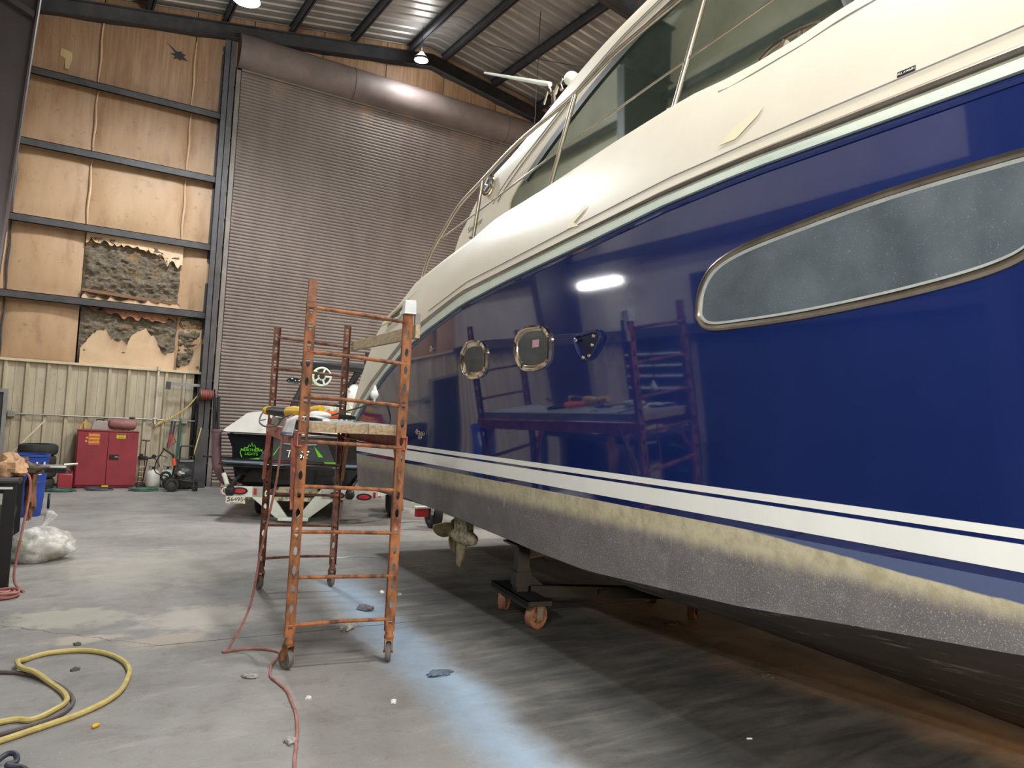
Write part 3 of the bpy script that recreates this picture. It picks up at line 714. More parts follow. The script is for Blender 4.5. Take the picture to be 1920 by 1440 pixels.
BT = [(-9.6, 4.2), (-6, 4.05), (-4.5, 3.97), (-3.37, 3.905), (-3.16, 3.866), (-2.64, 3.82), (-2.41, 3.842), (-2.08, 3.826), (-1.47, 3.772), (-.527, 3.662), (.237, 3.60), (.68, 3.5), (1.28, 3.407), (2.07, 3.269), (2.6, 3.06), (3.17, 2.853), (3.45, 2.66), (3.6, 2.5)]
def conv(u, full=1.0):                       # the side swings in towards the bow
    return XC*full*max(0.0, (-4.8-u)/4.8)**2.0
def hx(u, off, full=1.0): return -off+conv(u, full)*(1+off/XC)
def side(u, z, d=0.0):
    """point of the near side at height z, d metres proud of it"""
    zs = lerp1(SH, u); os_ = lerp1(OS, u); zc = lerp1(CH, u)
    if z < 1.25: off = 0.05*(z-zc)/max(1.25-zc, .01)
    elif z < 1.42: off = 0.05+0.005*(z-1.25)/0.17
    else: off = 0.055+(z-1.42)/max(zs-1.42, 0.05)*(os_-0.055)
    return Vector((hx(u, off)-d, u, z-0.08*d))
US = [-9.55+0.25*i for i in range(30)]+[-2.1+0.2*i for i in range(29)]+[3.68]
ZB = 1.222                                   # lower edge of the navy
def mir(rows): return [[(2*XC-p[0], p[1], p[2]) for p in r] for r in rows]
hull_b, hull_s, hull_t = [], [], []
for u in US:
    zc, zk = lerp1(CH, u), min(lerp1(KL, u), lerp1(CH, u)-0.02); xk = XC; c0 = hx(u, 0)
    hull_b.append([(c0+(xk-c0)*s, u, zc+(zk-zc)*(s**0.92)-0.012*math.sin(3*PI*s)*(1-s)) for s in (0, .03, .25, .28, .5, .53, .75, 1.0)])
    zb = max(ZB, zc+0.02)
    hull_s.append([tuple(side(u, zc+(zb-zc)*s)) for s in (0, .33, .66, 1)])
    zs = max(lerp1(SH, u), zb+0.02)
    hull_t.append([tuple(side(u, zb+(zs-zb)*s)) for s in [k/10 for k in range(11)]])
m = MB()
m.cur = 0; m.loft(hull_b); m.loft(mir(hull_b))
m.cur = 1; m.loft(hull_s); m.loft(mir(hull_s))
m.cur = 2; m.loft(hull_t); m.loft(mir(hull_t))
# transom
def transom(rows_idx):
    u = US[-1]; ring = []
    for r in (hull_b[-1][::-1], hull_s[-1][1:], hull_t[-1][1:]): ring += list(r)
    return ring
ring = transom(0); full = ring+[(2*XC-p[0], p[1], p[2]) for p in ring[::-1][:-1]]
m.cur = 1; m.add(full, [tuple(range(len(full)))])
hull = m.build('hull', [BOTTOM, BAND, NAVY], yacht, 30)
hull['label'] = 'navy topsides over a sanded grey band'
# boot stripes
def side_strip(name, za, zb, u0, u1, mat, d=0.006, parent=None, lab=None):
    m = MB(); us = [u0+(u1-u0)*i/80 for i in range(81)]
    fa = za if callable(za) else (lambda u: za); fb = zb if callable(zb) else (lambda u: zb)
    m.loft([[tuple(side(u, fa(u), -0.004)) for u in us], [tuple(side(u, fa(u), d)) for u in us], [tuple(side(u, (fa(u)+fb(u))/2, d)) for u in us], [tuple(side(u, fb(u), d)) for u in us], [tuple(side(u, fb(u), -0.004)) for u in us]])
    o = m.build(name, mat, parent or yacht, 50)
    if lab: o['label'] = lab
    return o
side_strip('boot_stripe', 1.262, lambda u: 1.366, -9.0, 3.66, WHITE, lab='broad white boot stripe')
side_strip('boot_stripe', 1.386, lambda u: 1.424, -9.0, 3.66, WHITE, lab='narrow white boot stripe')
# rub rail: pale base strip, steel moulding
def rail_loft(name, defs, mat):
    m = MB(); us = [u for u in US if u < 3.4]+[3.4, 3.6, 3.75, 3.84]
    rows = [[] for _ in defs]
    for u in us:
        for k, (f, do) in enumerate(defs): rows[k].append((hx(u, lerp1(OS, u)+do), u, f(u)))
    m.loft(rows); return m.build(name, mat, yacht, 50)
fS = lambda u: lerp1(SH, u); fT = lambda u: lerp1(ST, u); fR = lambda u: lerp1(RL, u)
rail_loft('rub_rail_base', [(fS, -0.01), (lambda u: fS(u)-0.004, 0.03), (lambda u: fS(u)+0.5*(fT(u)-fS(u)), 0.042), (fT, 0.035)], STRIP)
rail_loft('rub_rail', [(fT, 0.03), (lambda u: fT(u)+0.003, 0.06), (lambda u: .5*(fT(u)+fR(u)), 0.074), (lambda u: fR(u)-0.004, 0.06), (fR, 0.03)], STAIN)
# dark roll below the base strip
m = MB(); m.tube([(hx(u, lerp1(OS, u)+0.002), u, lerp1(SH, u)-0.03) for u in US if u < 3.6], 0.012, 6); m.build('sheer_moulding', NAVY, yacht)
# cream bulwark above the rail
def top_z(u): return lerp1(BT, u)
rows = []
for u in [q for q in US if q < 2.85]+[2.95, 3.15, 3.35, 3.5]:
    zb = lerp1(RL, u); zt = top_z(u)
    ub = u if u < 2.85 else 2.85+(u-2.85)*1.45
    zb = lerp1(RL, ub)
    ut = u if u < 2.85 else 2.85+(u-2.85)*0.75; zt = top_z(ut)
    ob = lerp1(OS, ub)+0.05; h = zt-zb; r = []
    for s, o in ((0, ob), (.04, ob-0.005), (.10, ob-0.012), (.35, ob*0.80), (.65, ob*0.5), (.90, ob*0.14), (.97, 0.012), (1.0, -0.02)):
        uu = ub+(ut-ub)*s; r.append((hx(uu, o), uu, zb+h*s))
    r += [(hx(ut, -0.16), ut, zt+0.005), (hx(ut, -0.19), ut, zt-0.02), (hx(ut, -0.2), ut, zt-0.5)]
    rows.append(r)
m = MB(); m.loft(rows); m.loft(mir(rows)); m.add([p for p in rows[-1][:9]]+[(2*XC-p[0], p[1], p[2]) for p in rows[-1][:9][::-1]], [tuple(range(18))])
m.build('bulwark', CREAM, yacht, 40)
# deck between the bulwarks
m = MB(); m.loft([[(hx(u, -0.2)+0.0, u, top_z(u)-0.5), (2*XC-hx(u, -0.2), u, top_z(u)-0.5)] for u in US if u < 2.9]); m.build('deck', CREAM2, yacht)
# fine seam lines along the bulwark
def bul_pt(u, s, d=0.0):
    zb, zt = lerp1(RL, u), top_z(u); ob = lerp1(OS, u)+0.05
    tab = [(0, ob), (.04, ob-0.005), (.10, ob-0.012), (.35, ob*.80), (.65, ob*.5), (.90, ob*.14), (.97, .012), (1, -.02)]
    return Vector((hx(u, lerp1(tab, s))-d, u, zb+(zt-zb)*s))
for s, u0 in ((0.095, 1.2), (0.84, -2.55)):
    m = MB(); m.tube([bul_pt(u, s, 0.001) for u in [u0+(-6-u0)*i/40 for i in range(41)]], 0.0045, 5); m.build('deck_seam', GREY, yacht)
# dark vent in the quarter
m = MB(); m.prism([(-0.075, 2.80, 2.83), (-0.075, 2.6, 2.91), (-0.06, 1.8, 3.1), (-0.09, 1.88, 3.01), (-0.115, 2.2, 2.87)], (0.03, 0, 0.0)); m.build('side_vent', BLACK, yacht)
m = MB(); m.tube([(-0.1, 2.84, 2.82), (-0.07, 2.62, 2.94), (-0.055, 1.76, 3.14), (-0.1, 1.86, 2.99), (-0.135, 2.24, 2.84), (-0.1, 2.84, 2.82)], 0.018, 6); m.build('vent_frame', CREAM2, yacht)
# little sticker with white lettering
sl = bul_pt(-3.83, 0.12, 0.004)
M0 = frame(sl, (0, -1, 0.02), (0.12, 0, 1)); m = MB(); m.prism([M0 @ Vector(q) for q in ((-0.04, -0.012, 0), (0.04, -0.012, 0), (0.04, 0.012, 0), (-0.04, 0.012, 0))], (-0.002, 0, 0)); stick = m.build('sticker', BLACK, yacht)
text('sticker_lettering', 'ALL AWASH', 0.014, WHITE, stick, frame(sl+Vector((-0.003, 0, 0)), (0, -1, 0.02), (0.12, 0, 1)), 0.0005)

# pale yellow strokes on the bulwark
def bul_z(u, z):
    zb, zt = lerp1(RL, u), top_z(u); return bul_pt(u, (z-zb)/(zt-zb), 0.007)
STROKES = [[(-1.28, 3.13), (-1.33, 3.19), (-1.49, 3.27), (-1.47, 3.22), (-1.37, 3.16), (-1.45, 3.12)], [(-2.74, 3.30), (-2.83, 3.38), (-3.03, 3.44), (-3.0, 3.39), (-2.87, 3.30)]]
for L in STROKES:
    m = MB(); q = [bul_z(u, z) for u, z in L]; m.add(q, [tuple(range(len(q)))]); m.build('pale_stroke', pm('pale_yellow', (214, 207, 176), (208, 202, 178), 6, .5), yacht, 0)
# openings in the topsides
def ring_port(name, loop, inset, proud, frame_mat, pane_mat, parent, lab=None, pane_d=0.004, n=8):
    P = smooth([(u, z, 0) for u, z in loop], n, True); c = sum(P, Vector())/len(P)
    N = len(P); area = sum(P[i].x*P[(i+1) % N].y-P[(i+1) % N].x*P[i].y for i in range(N)); nr = []
    for i in range(N):
        t = P[(i+1) % N]-P[i-1]; nv = Vector((-t.y, t.x, 0)).normalized()*(1 if area > 0 else -1); nr.append(nv)
    sc = None
    def ln(k, d): return [tuple(side(q.x, q.y, d)) for q in (P[i]+nr[i]*k for i in range(N))]
    m = MB(); m.loft([r+[r[0]] for r in (ln(0, -0.005), ln(0.003, proud*.7), ln(inset*.35, proud), ln(inset*.7, proud*.8), ln(inset, 0.004), ln(inset, -0.01))])
    fo = m.build(name, frame_mat, parent, 40)
    if lab: fo['label'] = lab
    m = MB(); lp = ln(inset*0.98, pane_d); m.add(lp, [tuple(range(len(lp)))]); po = m.build('pane', pane_mat, fo, 0)
    return fo, ln, P, c, sc
WIN = [(-2.534, 2.444), (-2.542, 2.36), (-2.64, 2.296), (-2.9, 2.29), (-3.3, 2.302), (-3.8, 2.342), (-4.16, 2.395), (-4.32, 2.47), (-4.42, 2.62), (-4.42, 2.76), (-4.33, 2.838), (-4.15, 2.845), (-3.7, 2.826), (-3.2, 2.776), (-2.86, 2.728), (-2.67, 2.662), (-2.57, 2.56)]
fo, ln, P, c, sc = ring_port('hull_window', WIN, 0.042, 0.022, STAIN, PANE, yacht, 'long scuffed grey hull window')
m = MB(); a, b = ln(0.038, 0.016), ln(0.052, 0.006); m.loft([a+[a[0]], b+[b[0]]]); m.build('gasket', BINGREY, fo)
P1 = [(.304, 2.40), (.35, 2.27), (.31, 2.14), (.2, 2.105), (.06, 2.15), (.005, 2.26), (.045, 2.39), (.15, 2.44)]
def port_loop(cu, cz, w, h): return [(cu+w*x, cz+h*y) for x, y in ((.92, .55), (1.0, 0), (.86, -.62), (.45, -.98), (-.35, -1), (-.86, -.72), (-1, 0), (-.92, .62), (-.5, .97), (.4, .98))]
fo, *_ = ring_port('porthole', port_loop(.255, 2.272, .25, .17), .06, .03, CHROME, SPECK, yacht, 'smaller chrome framed porthole nearest the stern')
fo, *_ = ring_port('porthole', port_loop(-.74, 2.312, .27, .175), .055, .03, CHROME, SPECK, yacht, 'chrome framed porthole with a pink tag on the glass')
q = side(-.80, 2.345, 0.01); m = MB(); m.box(q.x-0.003, q.x+0.003, q.y-0.045, q.y+0.045, q.z-0.03, q.z+0.03); m.build('paper_tag', pm('pink_tag', (206, 162, 178), None, 5, 0.7), fo)
# scooped navy fairlead ahead of the portholes
loop = [(-1.33, 2.365), (-1.345, 2.29), (-1.40, 2.215), (-1.47, 2.18), (-1.54, 2.20), (-1.635, 2.30), (-1.645, 2.35), (-1.60, 2.39), (-1.45, 2.385)]
fo, *_ = ring_port('fairlead', loop, .03, .035, NAVY, pm('deep_navy', (18, 28, 62), None, 4, .15), yacht, 'navy scoop with chrome fasteners ahead of the portholes', 0.008)
for u, z in ((-1.37, 2.33), (-1.58, 2.345), (-1.56, 2.285), (-1.45, 2.205), (-1.52, 2.215)):
    q = side(u, z, 0.03); m = MB(); m.blob(q, (0.012, 0.016, 0.014), 1, 0, 1, 8, 6); m.build('fastener', CHROME, fo)
for u, z, r in ((1.64, 1.575, .032), (1.56, 1.55, .024), (1.50, 1.56, .024), (1.58, 1.52, .022), (1.21, 2.425, .03)):
    q = side(u, z, 0.0); m = MB(); m.lathe([(0, 0.02), (r*.5, .02), (r*.55, .012), (r, .01), (r, -.01)], 14, frame(q, (0, 1, 0), (0.1, 0, 1)) if False else Matrix.Translation(q) @ Matrix.Rotation(-PI/2, 4, 'Y')); m.build('skin_fitting', CHROME, yacht)

# stern platform
m = MB(); m.box(0.25, 3.65, 3.62, 4.0, 1.30, 1.42); m.box(0.2, 3.7, 3.6, 3.9, 1.06, 1.30); m.build('swim_platform', pm('stern_platform_grey', (206, 202, 186), (186, 182, 166), 3, 0.45), yacht, bevel=0.03)
m = MB(); m.tube(smooth([(0.15, 3.62, 1.12), (0.1, 3.5, .98), (0.05, 3.4, .92), (0.0, 3.3, .96)], 6), 0.012, 6); m.build('drain_hose', PALE, yacht)

# handrail
TR = [(2.11, 3.24), (2.0, 3.42), (1.855, 3.565), (1.562, 3.74), (1.219, 3.925), (.751, 4.055), (.037, 4.235), (-.805, 4.353), (-1.413, 4.49), (-2.37, 4.60), (-3.6, 4.72), (-5.5, 4.85)]
m = MB(); m.tube([(0.06+conv(u), u, z) for u, z in [(q.x, q.y) for q in smooth([(a, b, 0) for a, b in TR], 6)]], 0.019, 8); m.build('handrail', STAIN, yacht, 60)
for (u0, z0), (u1, z1) in (((.846, 3.50), (.70, 4.07)), ((-.527, 3.64), (-.86, 4.36)), ((-2.02, 3.80), (-2.33, 4.60)), ((-3.8, 3.92), (-4.1, 4.75))):
    m = MB(); m.tube([(0.06, u0, z0), (0.06, u1, z1)], 0.019, 8); m.lathe([(.04, 0), (.04, .012), (.02, .02)], 12, Matrix.Translation((0.06, u0, z0+0.02))); m.build('stanchion', STAIN, yacht, 60)
m = MB(); m.tube([(0.06, u, z) for u, z in ((1.62, 3.66), (.79, 3.765), (-.66, 3.96), (-2.26, 4.13), (-3.9, 4.3))], 0.009, 6); m.build('mid_wire', STAIN, yacht, 60)
# cleat on the bulwark
t = MB(); t.tube(smooth([(0.05, -2.76, 3.86), (0.05, -2.85, 3.90), (0.05, -3.0, 3.915), (0.05, -3.15, 3.90), (0.05, -3.22, 3.875)], 5), 0.016, 8)
t.bar((0.05, -2.9, 3.83), (0.05, -2.94, 3.9), 0.025, 0.03, (1, 0, 0)); t.bar((0.05, -3.07, 3.83), (0.05, -3.03, 3.9), 0.025, 0.03, (1, 0, 0)); t.build('cleat', CHROME, yacht)

# cabin: side panels with arch, tinted glass, roof
OUT = [(2.55, 3.3), (2.44, 3.82), (2.2, 4.04), (1.83, 4.34), (1.52, 4.47), (1.12, 4.58), (.7, 4.73), (.23, 4.91), (-.36, 5.10), (-.94, 5.23), (-2.0, 5.42), (-3.4, 5.58)]
INN = [(1.25, 3.3), (1.14, 4.02), (.72, 4.30), (.28, 4.53), (-.3, 4.79), (-.89, 4.99), (-1.22, 5.06), (-2.0, 5.2), (-3.4, 5.34)]
def cabin_side(x, sgn, name):
    m = MB(); n = 24
    a = smooth([(u, z, 0) for u, z in OUT], 4); b = smooth([(u, z, 0) for u, z in INN], 4)
    def res(L):
        d = [0]
        for p, q in zip(L, L[1:]): d.append(d[-1]+(q-p).length)
        out = []
        for k in range(41):
            t = d[-1]*k/40; i = max(j for j in range(len(d)) if d[j] <= t+1e-9); i = min(i, len(L)-2)
            out.append(L[i]+(L[i+1]-L[i])*((t-d[i])/max(d[i+1]-d[i], 1e-9)))
        return out
    A, B = res(a), res(b); rows = [[], [], [], [], []]
    for p, q in zip(A, B):
        mid = p*0.55+q*0.45
        rows[0].append((x+sgn*0.10, p.x, p.y+0.03)); rows[1].append((x+sgn*0.02, p.x, p.y)); rows[2].append((x-sgn*0.02, mid.x, mid.y)); rows[3].append((x, q.x, q.y)); rows[4].append((x+sgn*0.05, q.x, q.y))
    m.loft(rows); return m.build(name, CREAM, yacht, 50), A, B
pn, A, B = cabin_side(0.6, 1, 'cabin_side')
cabin_side(2*XC-0.6, -1, 'cabin_side')
m = MB(); rows = []
for p in A:
    rows.append([(0.62, p.x, p.y-0.01), (0.66, p.x, p.y+0.03), (0.85, p.x, p.y+0.09), (XC, p.x, p.y+0.18), (2*XC-0.85, p.x, p.y+0.09), (2*XC-0.62, p.x, p.y-0.01)] if p.y > 4.42 else None)
rows = [r for r in rows if r]; m.loft(rows); m.loft([[(x, y, z-0.05) for x, y, z in r] for r in rows]); m.build('hardtop', CREAM, yacht, 40)
# rubber groove lines on the arch and the dark glazing edge
for k, d, rad in ((.62, 0.021, .006), (.72, 0.019, .005)):
    m = MB(); m.tube([(0.6-0.012, (p*(1-k)+q*k).x, (p*(1-k)+q*k).y) for p, q in list(zip(A, B))[6:]], rad, 5); m.build('pillar_groove', GREY, pn)
m = MB(); m.loft([[(0.592, q.x, q.y) for q in B[8:]], [(0.592, q.x-0.05, q.y-0.055) for q in B[8:]]]); m.build('glazing_edge', pm('glazing_black', (62, 62, 60), (54, 54, 52), 5, 0.4), pn)
m = MB(); poly = [(0.61, q.x, q.y) for q in B[6:]]+[(0.61, -2.75, 4.75), (0.61, -3.0, 4.1), (0.61, -3.1, 3.4), (0.61, 1.22, 3.4)]; m.add(poly, [tuple(range(len(poly)))]); m.build('side_glass', TINT, yacht, 0)
m = MB(); m.tube([(0.595, -2.2, 5.22), (0.595, -2.75, 4.72), (0.595, -3.0, 4.1), (0.595, -3.1, 3.5)], 0.03, 6); m.build('windscreen_post', BLACK, yacht)
# inside: grey window bars, pale far pillar, dark lining
LAV = pm('lavender_frame', (150, 150, 164), (132, 132, 148), 5, 0.4)
m = MB(); m.bar((0.85, -1.95, 4.89), (0.85, -.62, 4.665), 0.05, 0.05); m.bar((0.85, -.62, 4.665), (0.85, -1.2, 4.40), 0.05, 0.06); m.build('inner_window_bar', LAV, yacht)
m = MB(); m.prism([(0.95, 1.0, 3.9), (0.95, .75, 3.9), (0.95, -1.3, 4.95), (0.95, -.95, 4.98)], (0.03, 0, 0)); m.build('inner_pillar', pm('pale_green_inner', (222, 240, 230), (206, 228, 216), 3, 0.5), yacht)
m = MB(); m.box(1.5, 1.53, -3.2, 1.1, 3.4, 4.6); m.box(.7, 3.2, -3.2, 1.1, 3.42, 3.45); m.build('cabin_lining', pm('dim_lining', (122, 134, 130), (96, 108, 104), 1.5, 0.8), yacht)
m = MB(); m.blob((1.2, -2.55, 3.85), (.2, .3, .3), 3, .08, 1.5); m.build('seat_back', pm('seat_green_grey', (150, 170, 160), None, 4, 0.6), yacht)
# navy canvas under the arch
m = MB(); m.prism([(0.92, 2.55, 4.62), (0.92, 2.39, 4.75), (0.92, 1.6, 4.80), (0.92, 1.9, 4.60), (0.92, 2.3, 4.42)], (0.5, 0, 0)); m.build('canvas', NAVYC, yacht)
# emblem and lettering on the arch
M0 = frame((0.555, 1.56, 4.345), (0, -1, 0.25), (0, .25, 1)); t = MB(); t.lathe([(0, .012), (.09, .012), (.095, .004), (.12, .004), (.125, -.01)], 24, M0 @ Matrix.Scale(1.15, 4, (1, 0, 0))); em = t.build('round_emblem', CHROME, yacht)
m = MB(); m.lathe([(0, .015), (.09, .015), (.09, .01)], 24, M0 @ Matrix.Scale(1.15, 4, (1, 0, 0))); m.build('emblem_disc', CHAR, em)
m = MB(); m.tube(smooth([M0 @ Vector(q) for q in ((-.05, -.05, .018), (.03, -.03, .018), (-.02, .01, .018), (.05, .05, .018))], 6), .008, 6); m.build('emblem_mark', WHITE, em)
text('lettering', 'Sundancer', 0.085, pm('grey_script', (112, 106, 98), None, 5, .4), yacht, frame((0.545, 1.80, 3.93), (0, -1, 0.17), (0, .17, 1)), .002, .3)
# antenna and dome on the roof
an = MB(); an.tube([(.7, 2.08, 5.86), (.7, .58, 5.155)], [.012, .026], 8); an.build('antenna_rod', WPAINT, yacht)
an = MB(); an.tube(smooth([(.7, .62, 5.15), (.7, .56, 5.06), (.7, .48, 5.02), (.7, .42, 5.1), (.7, .36, 5.02)], 5), .018, 8); an.tube([(.7, .6, 5.13), (.7, .68, 4.98)], .012, 6); an.tube([(.7, .5, 5.05), (.7, .46, 4.8)], .026, 8); an.tube(smooth([(.7, .40, 5.06), (.7, .34, 5.12), (.7, .26, 5.1)], 4), .009, 6); an.build('antenna_mount', CHROME, yacht)
an = MB(); an.blob((.72, .22, 5.08), (.075, .075, .07), 1, 0, 1, 16, 10); an.tube([(.72, .22, 5.05), (.72, .2, 4.88)], .025, 8); an.build('radar_dome', WPAINT, yacht)

# drive pod and propeller under the stern
pod = MB(); H0 = Vector((.42, 1.62, .50))
pod.lathe([(0, -.02), (.055, 0), (.078, .08), (.085, .2), (.082, .34), (.06, .44), (0, .49)], 18, Matrix.Translation(H0) @ Matrix.Rotation(PI/2, 4, 'X'))
pod.prism([H0+Vector((-.035, -.06, .05)), H0+Vector((-.035, -.36, .05)), H0+Vector((-.045, -.34, .32)), H0+Vector((-.045, -.02, .32))], (.08, 0, 0)); pd = pod.build('drive_pod', PODM, yacht, 50)
m = MB(); m.prism([H0+Vector((-.012, -.08, -.06)), H0+Vector((-.012, -.30, -.06)), H0+Vector((-.012, -.2, -.33)), H0+Vector((-.012, -.1, -.31))], (.024, 0, 0)); m.build('skeg', BRONZE, pd, bevel=.004)
pr = MB(); pr.lathe([(.05, 0), (.055, .05), (.05, .12), (.03, .16), (0, .17)], 14, Matrix.Translation(H0) @ Matrix.Rotation(-PI/2, 4, 'X'))
for k in range(3):
    a = 2*PI*k/3+0.55; rows = []
    for i in range(9):
        s = i/8; r = .045+.2*s; ch = .11*math.sin(PI*min(1, .16+s*.84))**.7+.012; pitch = math.radians(62-34*s); row = []
        for j in range(7):
            q = (j/6-.5)*2*ch; tn_ = q*math.sin(pitch)+s*.03; ax = q*math.cos(pitch)*.9+.06
            ang = a+tn_/r; row.append(H0+Vector((r*math.cos(ang), ax, r*math.sin(ang))))
        rows.append(row)
    pr.loft(rows)
po = pr.build('propeller', BRONZE, yacht, 60); md = po.modifiers.new('thickness', 'SOLIDIFY'); md.thickness = .008

# ================================================================ ROLLING SCAFFOLD
SRZ = math.radians(-9)
scaf = thing('scaffold', 'tall rusty orange rolling scaffold tower beside the navy hull', 'scaffold', (1.48, 5.04, 0), SRZ)
SW, SLN = 0.68, 2.43
def perforated_post(px, py, z0, z1, face, holes=True):
    """U channel 62 mm wide, web in the plane y = py facing the frame end, flanges along y by sign face"""
    m = MB(); w = 0.031; p = 0.127; z = z0
    while z < z1-0.02:
        zt = min(z+p, z1)
        if zt-z > 0.1 and holes:
            zc = (z+zt)/2; hp = [(0.0, .034), (.006, .026), (.014, .012), (.011, .006), (.016, 0), (.011, -.006), (.014, -.012), (.006, -.026), (0, -.034), (-.006, -.026), (-.014, -.012), (-.011, -.006), (-.016, 0), (-.011, .006), (-.014, .012), (-.006, .026)]
            inn = [(px+a, py, zc+b) for a, b in hp]; N = len(hp); out = []
            for a, b in hp:
                k = max(abs(a)/w, abs(b)/((zt-z)/2), 1e-6); out.append((px+a/k, py, zc+b/k))
            # move the nearest ring points onto the corners
            for cx_, cz_ in ((w, z), (w, zt), (-w, z), (-w, zt)):
                j = min(range(N), key=lambda i: (out[i][0]-px-cx_)**2+(out[i][2]-cz_)**2); out[j] = (px+cx_, py, cz_)
            m.loft([out+[out[0]], inn+[inn[0]], [(a, b+face*.004, c) for a, b, c in inn]+[(inn[0][0], inn[0][1]+face*.004, inn[0][2])], [(a, b+face*.004, c) for a, b, c in out]+[(out[0][0], out[0][1]+face*.004, out[0][2])]])
        else: m.box(px-w, px+w, min(py, py+face*.004), max(py, py+face*.004), z, zt)
        z = zt
    for sx in (px-w, px+w): m.box(sx-.002, sx+.002, min(py, py+face*.045), max(py, py+face*.045), z0, z1)
    return m
def caster(px, py, parent, mat, yaw):
    M = Matrix.Translation((px, py, 0)) @ Matrix.Rotation(yaw, 4, 'Z')
    m = MB(); m.lathe([(.034, .165), (.036, .18), (.03, .19), (.022, .235), (.022, .27)], 14, M); m.prism([M @ Vector(q) for q in ((-.03, -.03, .155), (.03, -.03, .155), (.03, .03, .155), (-.03, .03, .155))], (0, 0, .012))
    for s in (-1, 1): m.prism([M @ Vector(q) for q in ((s*.026, -.03, .16), (s*.026, .03, .16), (s*.026, .045, .07), (s*.026, .02, .055), (s*.026, -.005, .07))], M.to_3x3() @ Vector((s*.004, 0, 0)))
    m.tube([M @ Vector((-.036, .02, .068)), M @ Vector((.036, .02, .068))], .008, 8)
    c = m.build('caster', mat, parent)
    m = MB(); R = M @ Matrix.Translation((0, .02, .068)) @ Matrix.Rotation(PI/2, 4, 'Y'); m.lathe([(.0, -.016), (.04, -.016), (.045, -.02), (.062, -.019), (.068, -.01), (.068, .01), (.062, .019), (.045, .02), (.04, .016), (0, .016)], 22, R); m.build('wheel', pm('grey_rubber_wheel', (112, 108, 102), (86, 82, 78), 14, .8), c)
for (px, py, zt, face, mat, yaw) in ((0, 0, 2.48, 1, RUST, .5), (SW, 0, 2.46, 1, RUST, -.3), (0, SLN, 2.54, -1, RUSTD, .3), (SW, SLN, 2.62, -1, RUSTD, .2)):
    perforated_post(px, py, .215, zt, face).build('post', mat, scaf, 30); caster(px, py+face*.02, scaf, mat, yaw)
m = MB(); m.box(-.028, .028, .005, .05, 2.44, 2.63); m.box(-.032, .032, -.002, .054, 2.44, 2.47); m.build('coupling_spigot', pm('scaly_rust', (150, 108, 84), (112, 74, 54), 18, .85, bump=.4), scaf)
for py, mat in ((0.012, RUST), (SLN-0.012, RUSTD)):
    for k in range(1, 9):
        m = MB(); m.tube([(-.02 if py < 1 else .0, py, .305*k-.015*(k == 1)), (SW*.5, py, .303*k), (SW+.02, py, .3*k)], .0135, 8); m.build('rung', mat, scaf)
for px, sx, mat in ((-.036, 1, PRIMER), (SW+.036, -1, PRIMER)):
    m = MB(); m.box(px-.003, px+.003, -.02, SLN+.02, 1.49, 1.585); m.box(min(px, px+sx*.04), max(px, px+sx*.04), -.02, SLN+.02, 1.575, 1.583); m.box(min(px, px+sx*.03), max(px, px+sx*.03), -.02, SLN+.02, 1.49, 1.496); m.build('side_beam', mat, scaf)
    for y0, y1, w0 in ((.24, .03, .06), (SLN-.24, SLN-.03, .06)):
        m = MB(); m.bar((px, y0, 1.53), (px, y1, 1.06), .026, .03, (1, 0, 0)); m.bar((px+sx*.012, y0+(.04 if y0 < 1 else -.04), 1.52), (px+sx*.012, y1, 1.20), .012, .03, (1, 0, 0)); m.build('knee_brace', mat if px < 0 else WOODB, scaf)

# things on the scaffold
def S(x, y, z=0.0):
    c, s = math.cos(SRZ), math.sin(SRZ); return Vector((1.48+c*x-s*y, 5.04+s*x+c*y, z))
for k, (xa, xb, lab) in enumerate(((.0, .225, 'grey painted scaffold plank on the left, under the polisher'), (.228, .452, 'grey painted scaffold plank in the middle of the platform'), (.455, .68, 'grey painted scaffold plank on the right, next to the hull'))):
    m = MB(); m.box(xa, xb, .075, SLN-.075, 1.588, 1.662); m.cur = 1
    m.box(xa, xb, .068, .076, 1.588, 1.655); m.box(xa, xb, SLN-.076, SLN-.068, 1.588, 1.655)
    o = one('scaffold_plank', m, [GREYW, WOOD], lab, 'plank', (1.48, 5.04, 0), SRZ, 'planks of the scaffold platform', bevel=.003)
m = MB(); m.prism([(SW+.05, -.02, 2.292), (SW+.05, -.02, 2.388), (SW+.05, SLN, 2.462), (SW+.05, SLN, 2.37)], (.035, 0, 0)); one('guard_board', m, WOOD, 'long weathered timber guard rail along the hull side of the scaffold', 'board', (1.48, 5.04, 0), SRZ, bevel=.003)
t = thing('plastic_cup', 'white plastic box sitting upside down on the front right scaffold post', 'container', S(SW+.005, .02, 2.46), SRZ)
m = MB(); m.lathe([(.062, 0.0), (.066, .006), (.06, .012), (.056, .098), (.05, .102), (0, .102)], 4, Matrix.Rotation(PI/4, 4, 'Z')); m.build('body', PALE, t, 30, .006)
m = MB(); m.box(.044, .08, -.02, .02, -.14, .015); m.box(.06, .085, -.025, .02, -.13, -.06); m.build('clip', GALV, t)
t = thing('polisher', 'corded yellow and black polisher lying on the left scaffold plank', 'power tool', S(.12, 1.15, 1.662), SRZ+.35)
m = MB(); m.tube([(0, .62, .055), (0, .5, .055), (0, .3, .05), (0, .08, .05)], [.03, .042, .045, .04], 12); m.build('motor_body', BLACK, t)
m = MB(); m.tube([(0, .66, .055), (0, .6, .055)], [.036, .042], 12); m.build('rear_cap', YEL, t)
m = MB(); m.tube([(0, .22, .052), (0, .12, .055), (0, -.08, .06), (0, -.3, .085), (.0, -.34, .09)], [.047, .05, .036, .034, .028], 12); m.build('yellow_housing', YEL, t)
m = MB(); m.lathe([(0, 0), (.08, 0), (.085, .012), (.06, .02), (.02, .03), (0, .03)], 20, Matrix.Translation((0, -.2, 0))); m.build('backing_pad', BLACK, t)
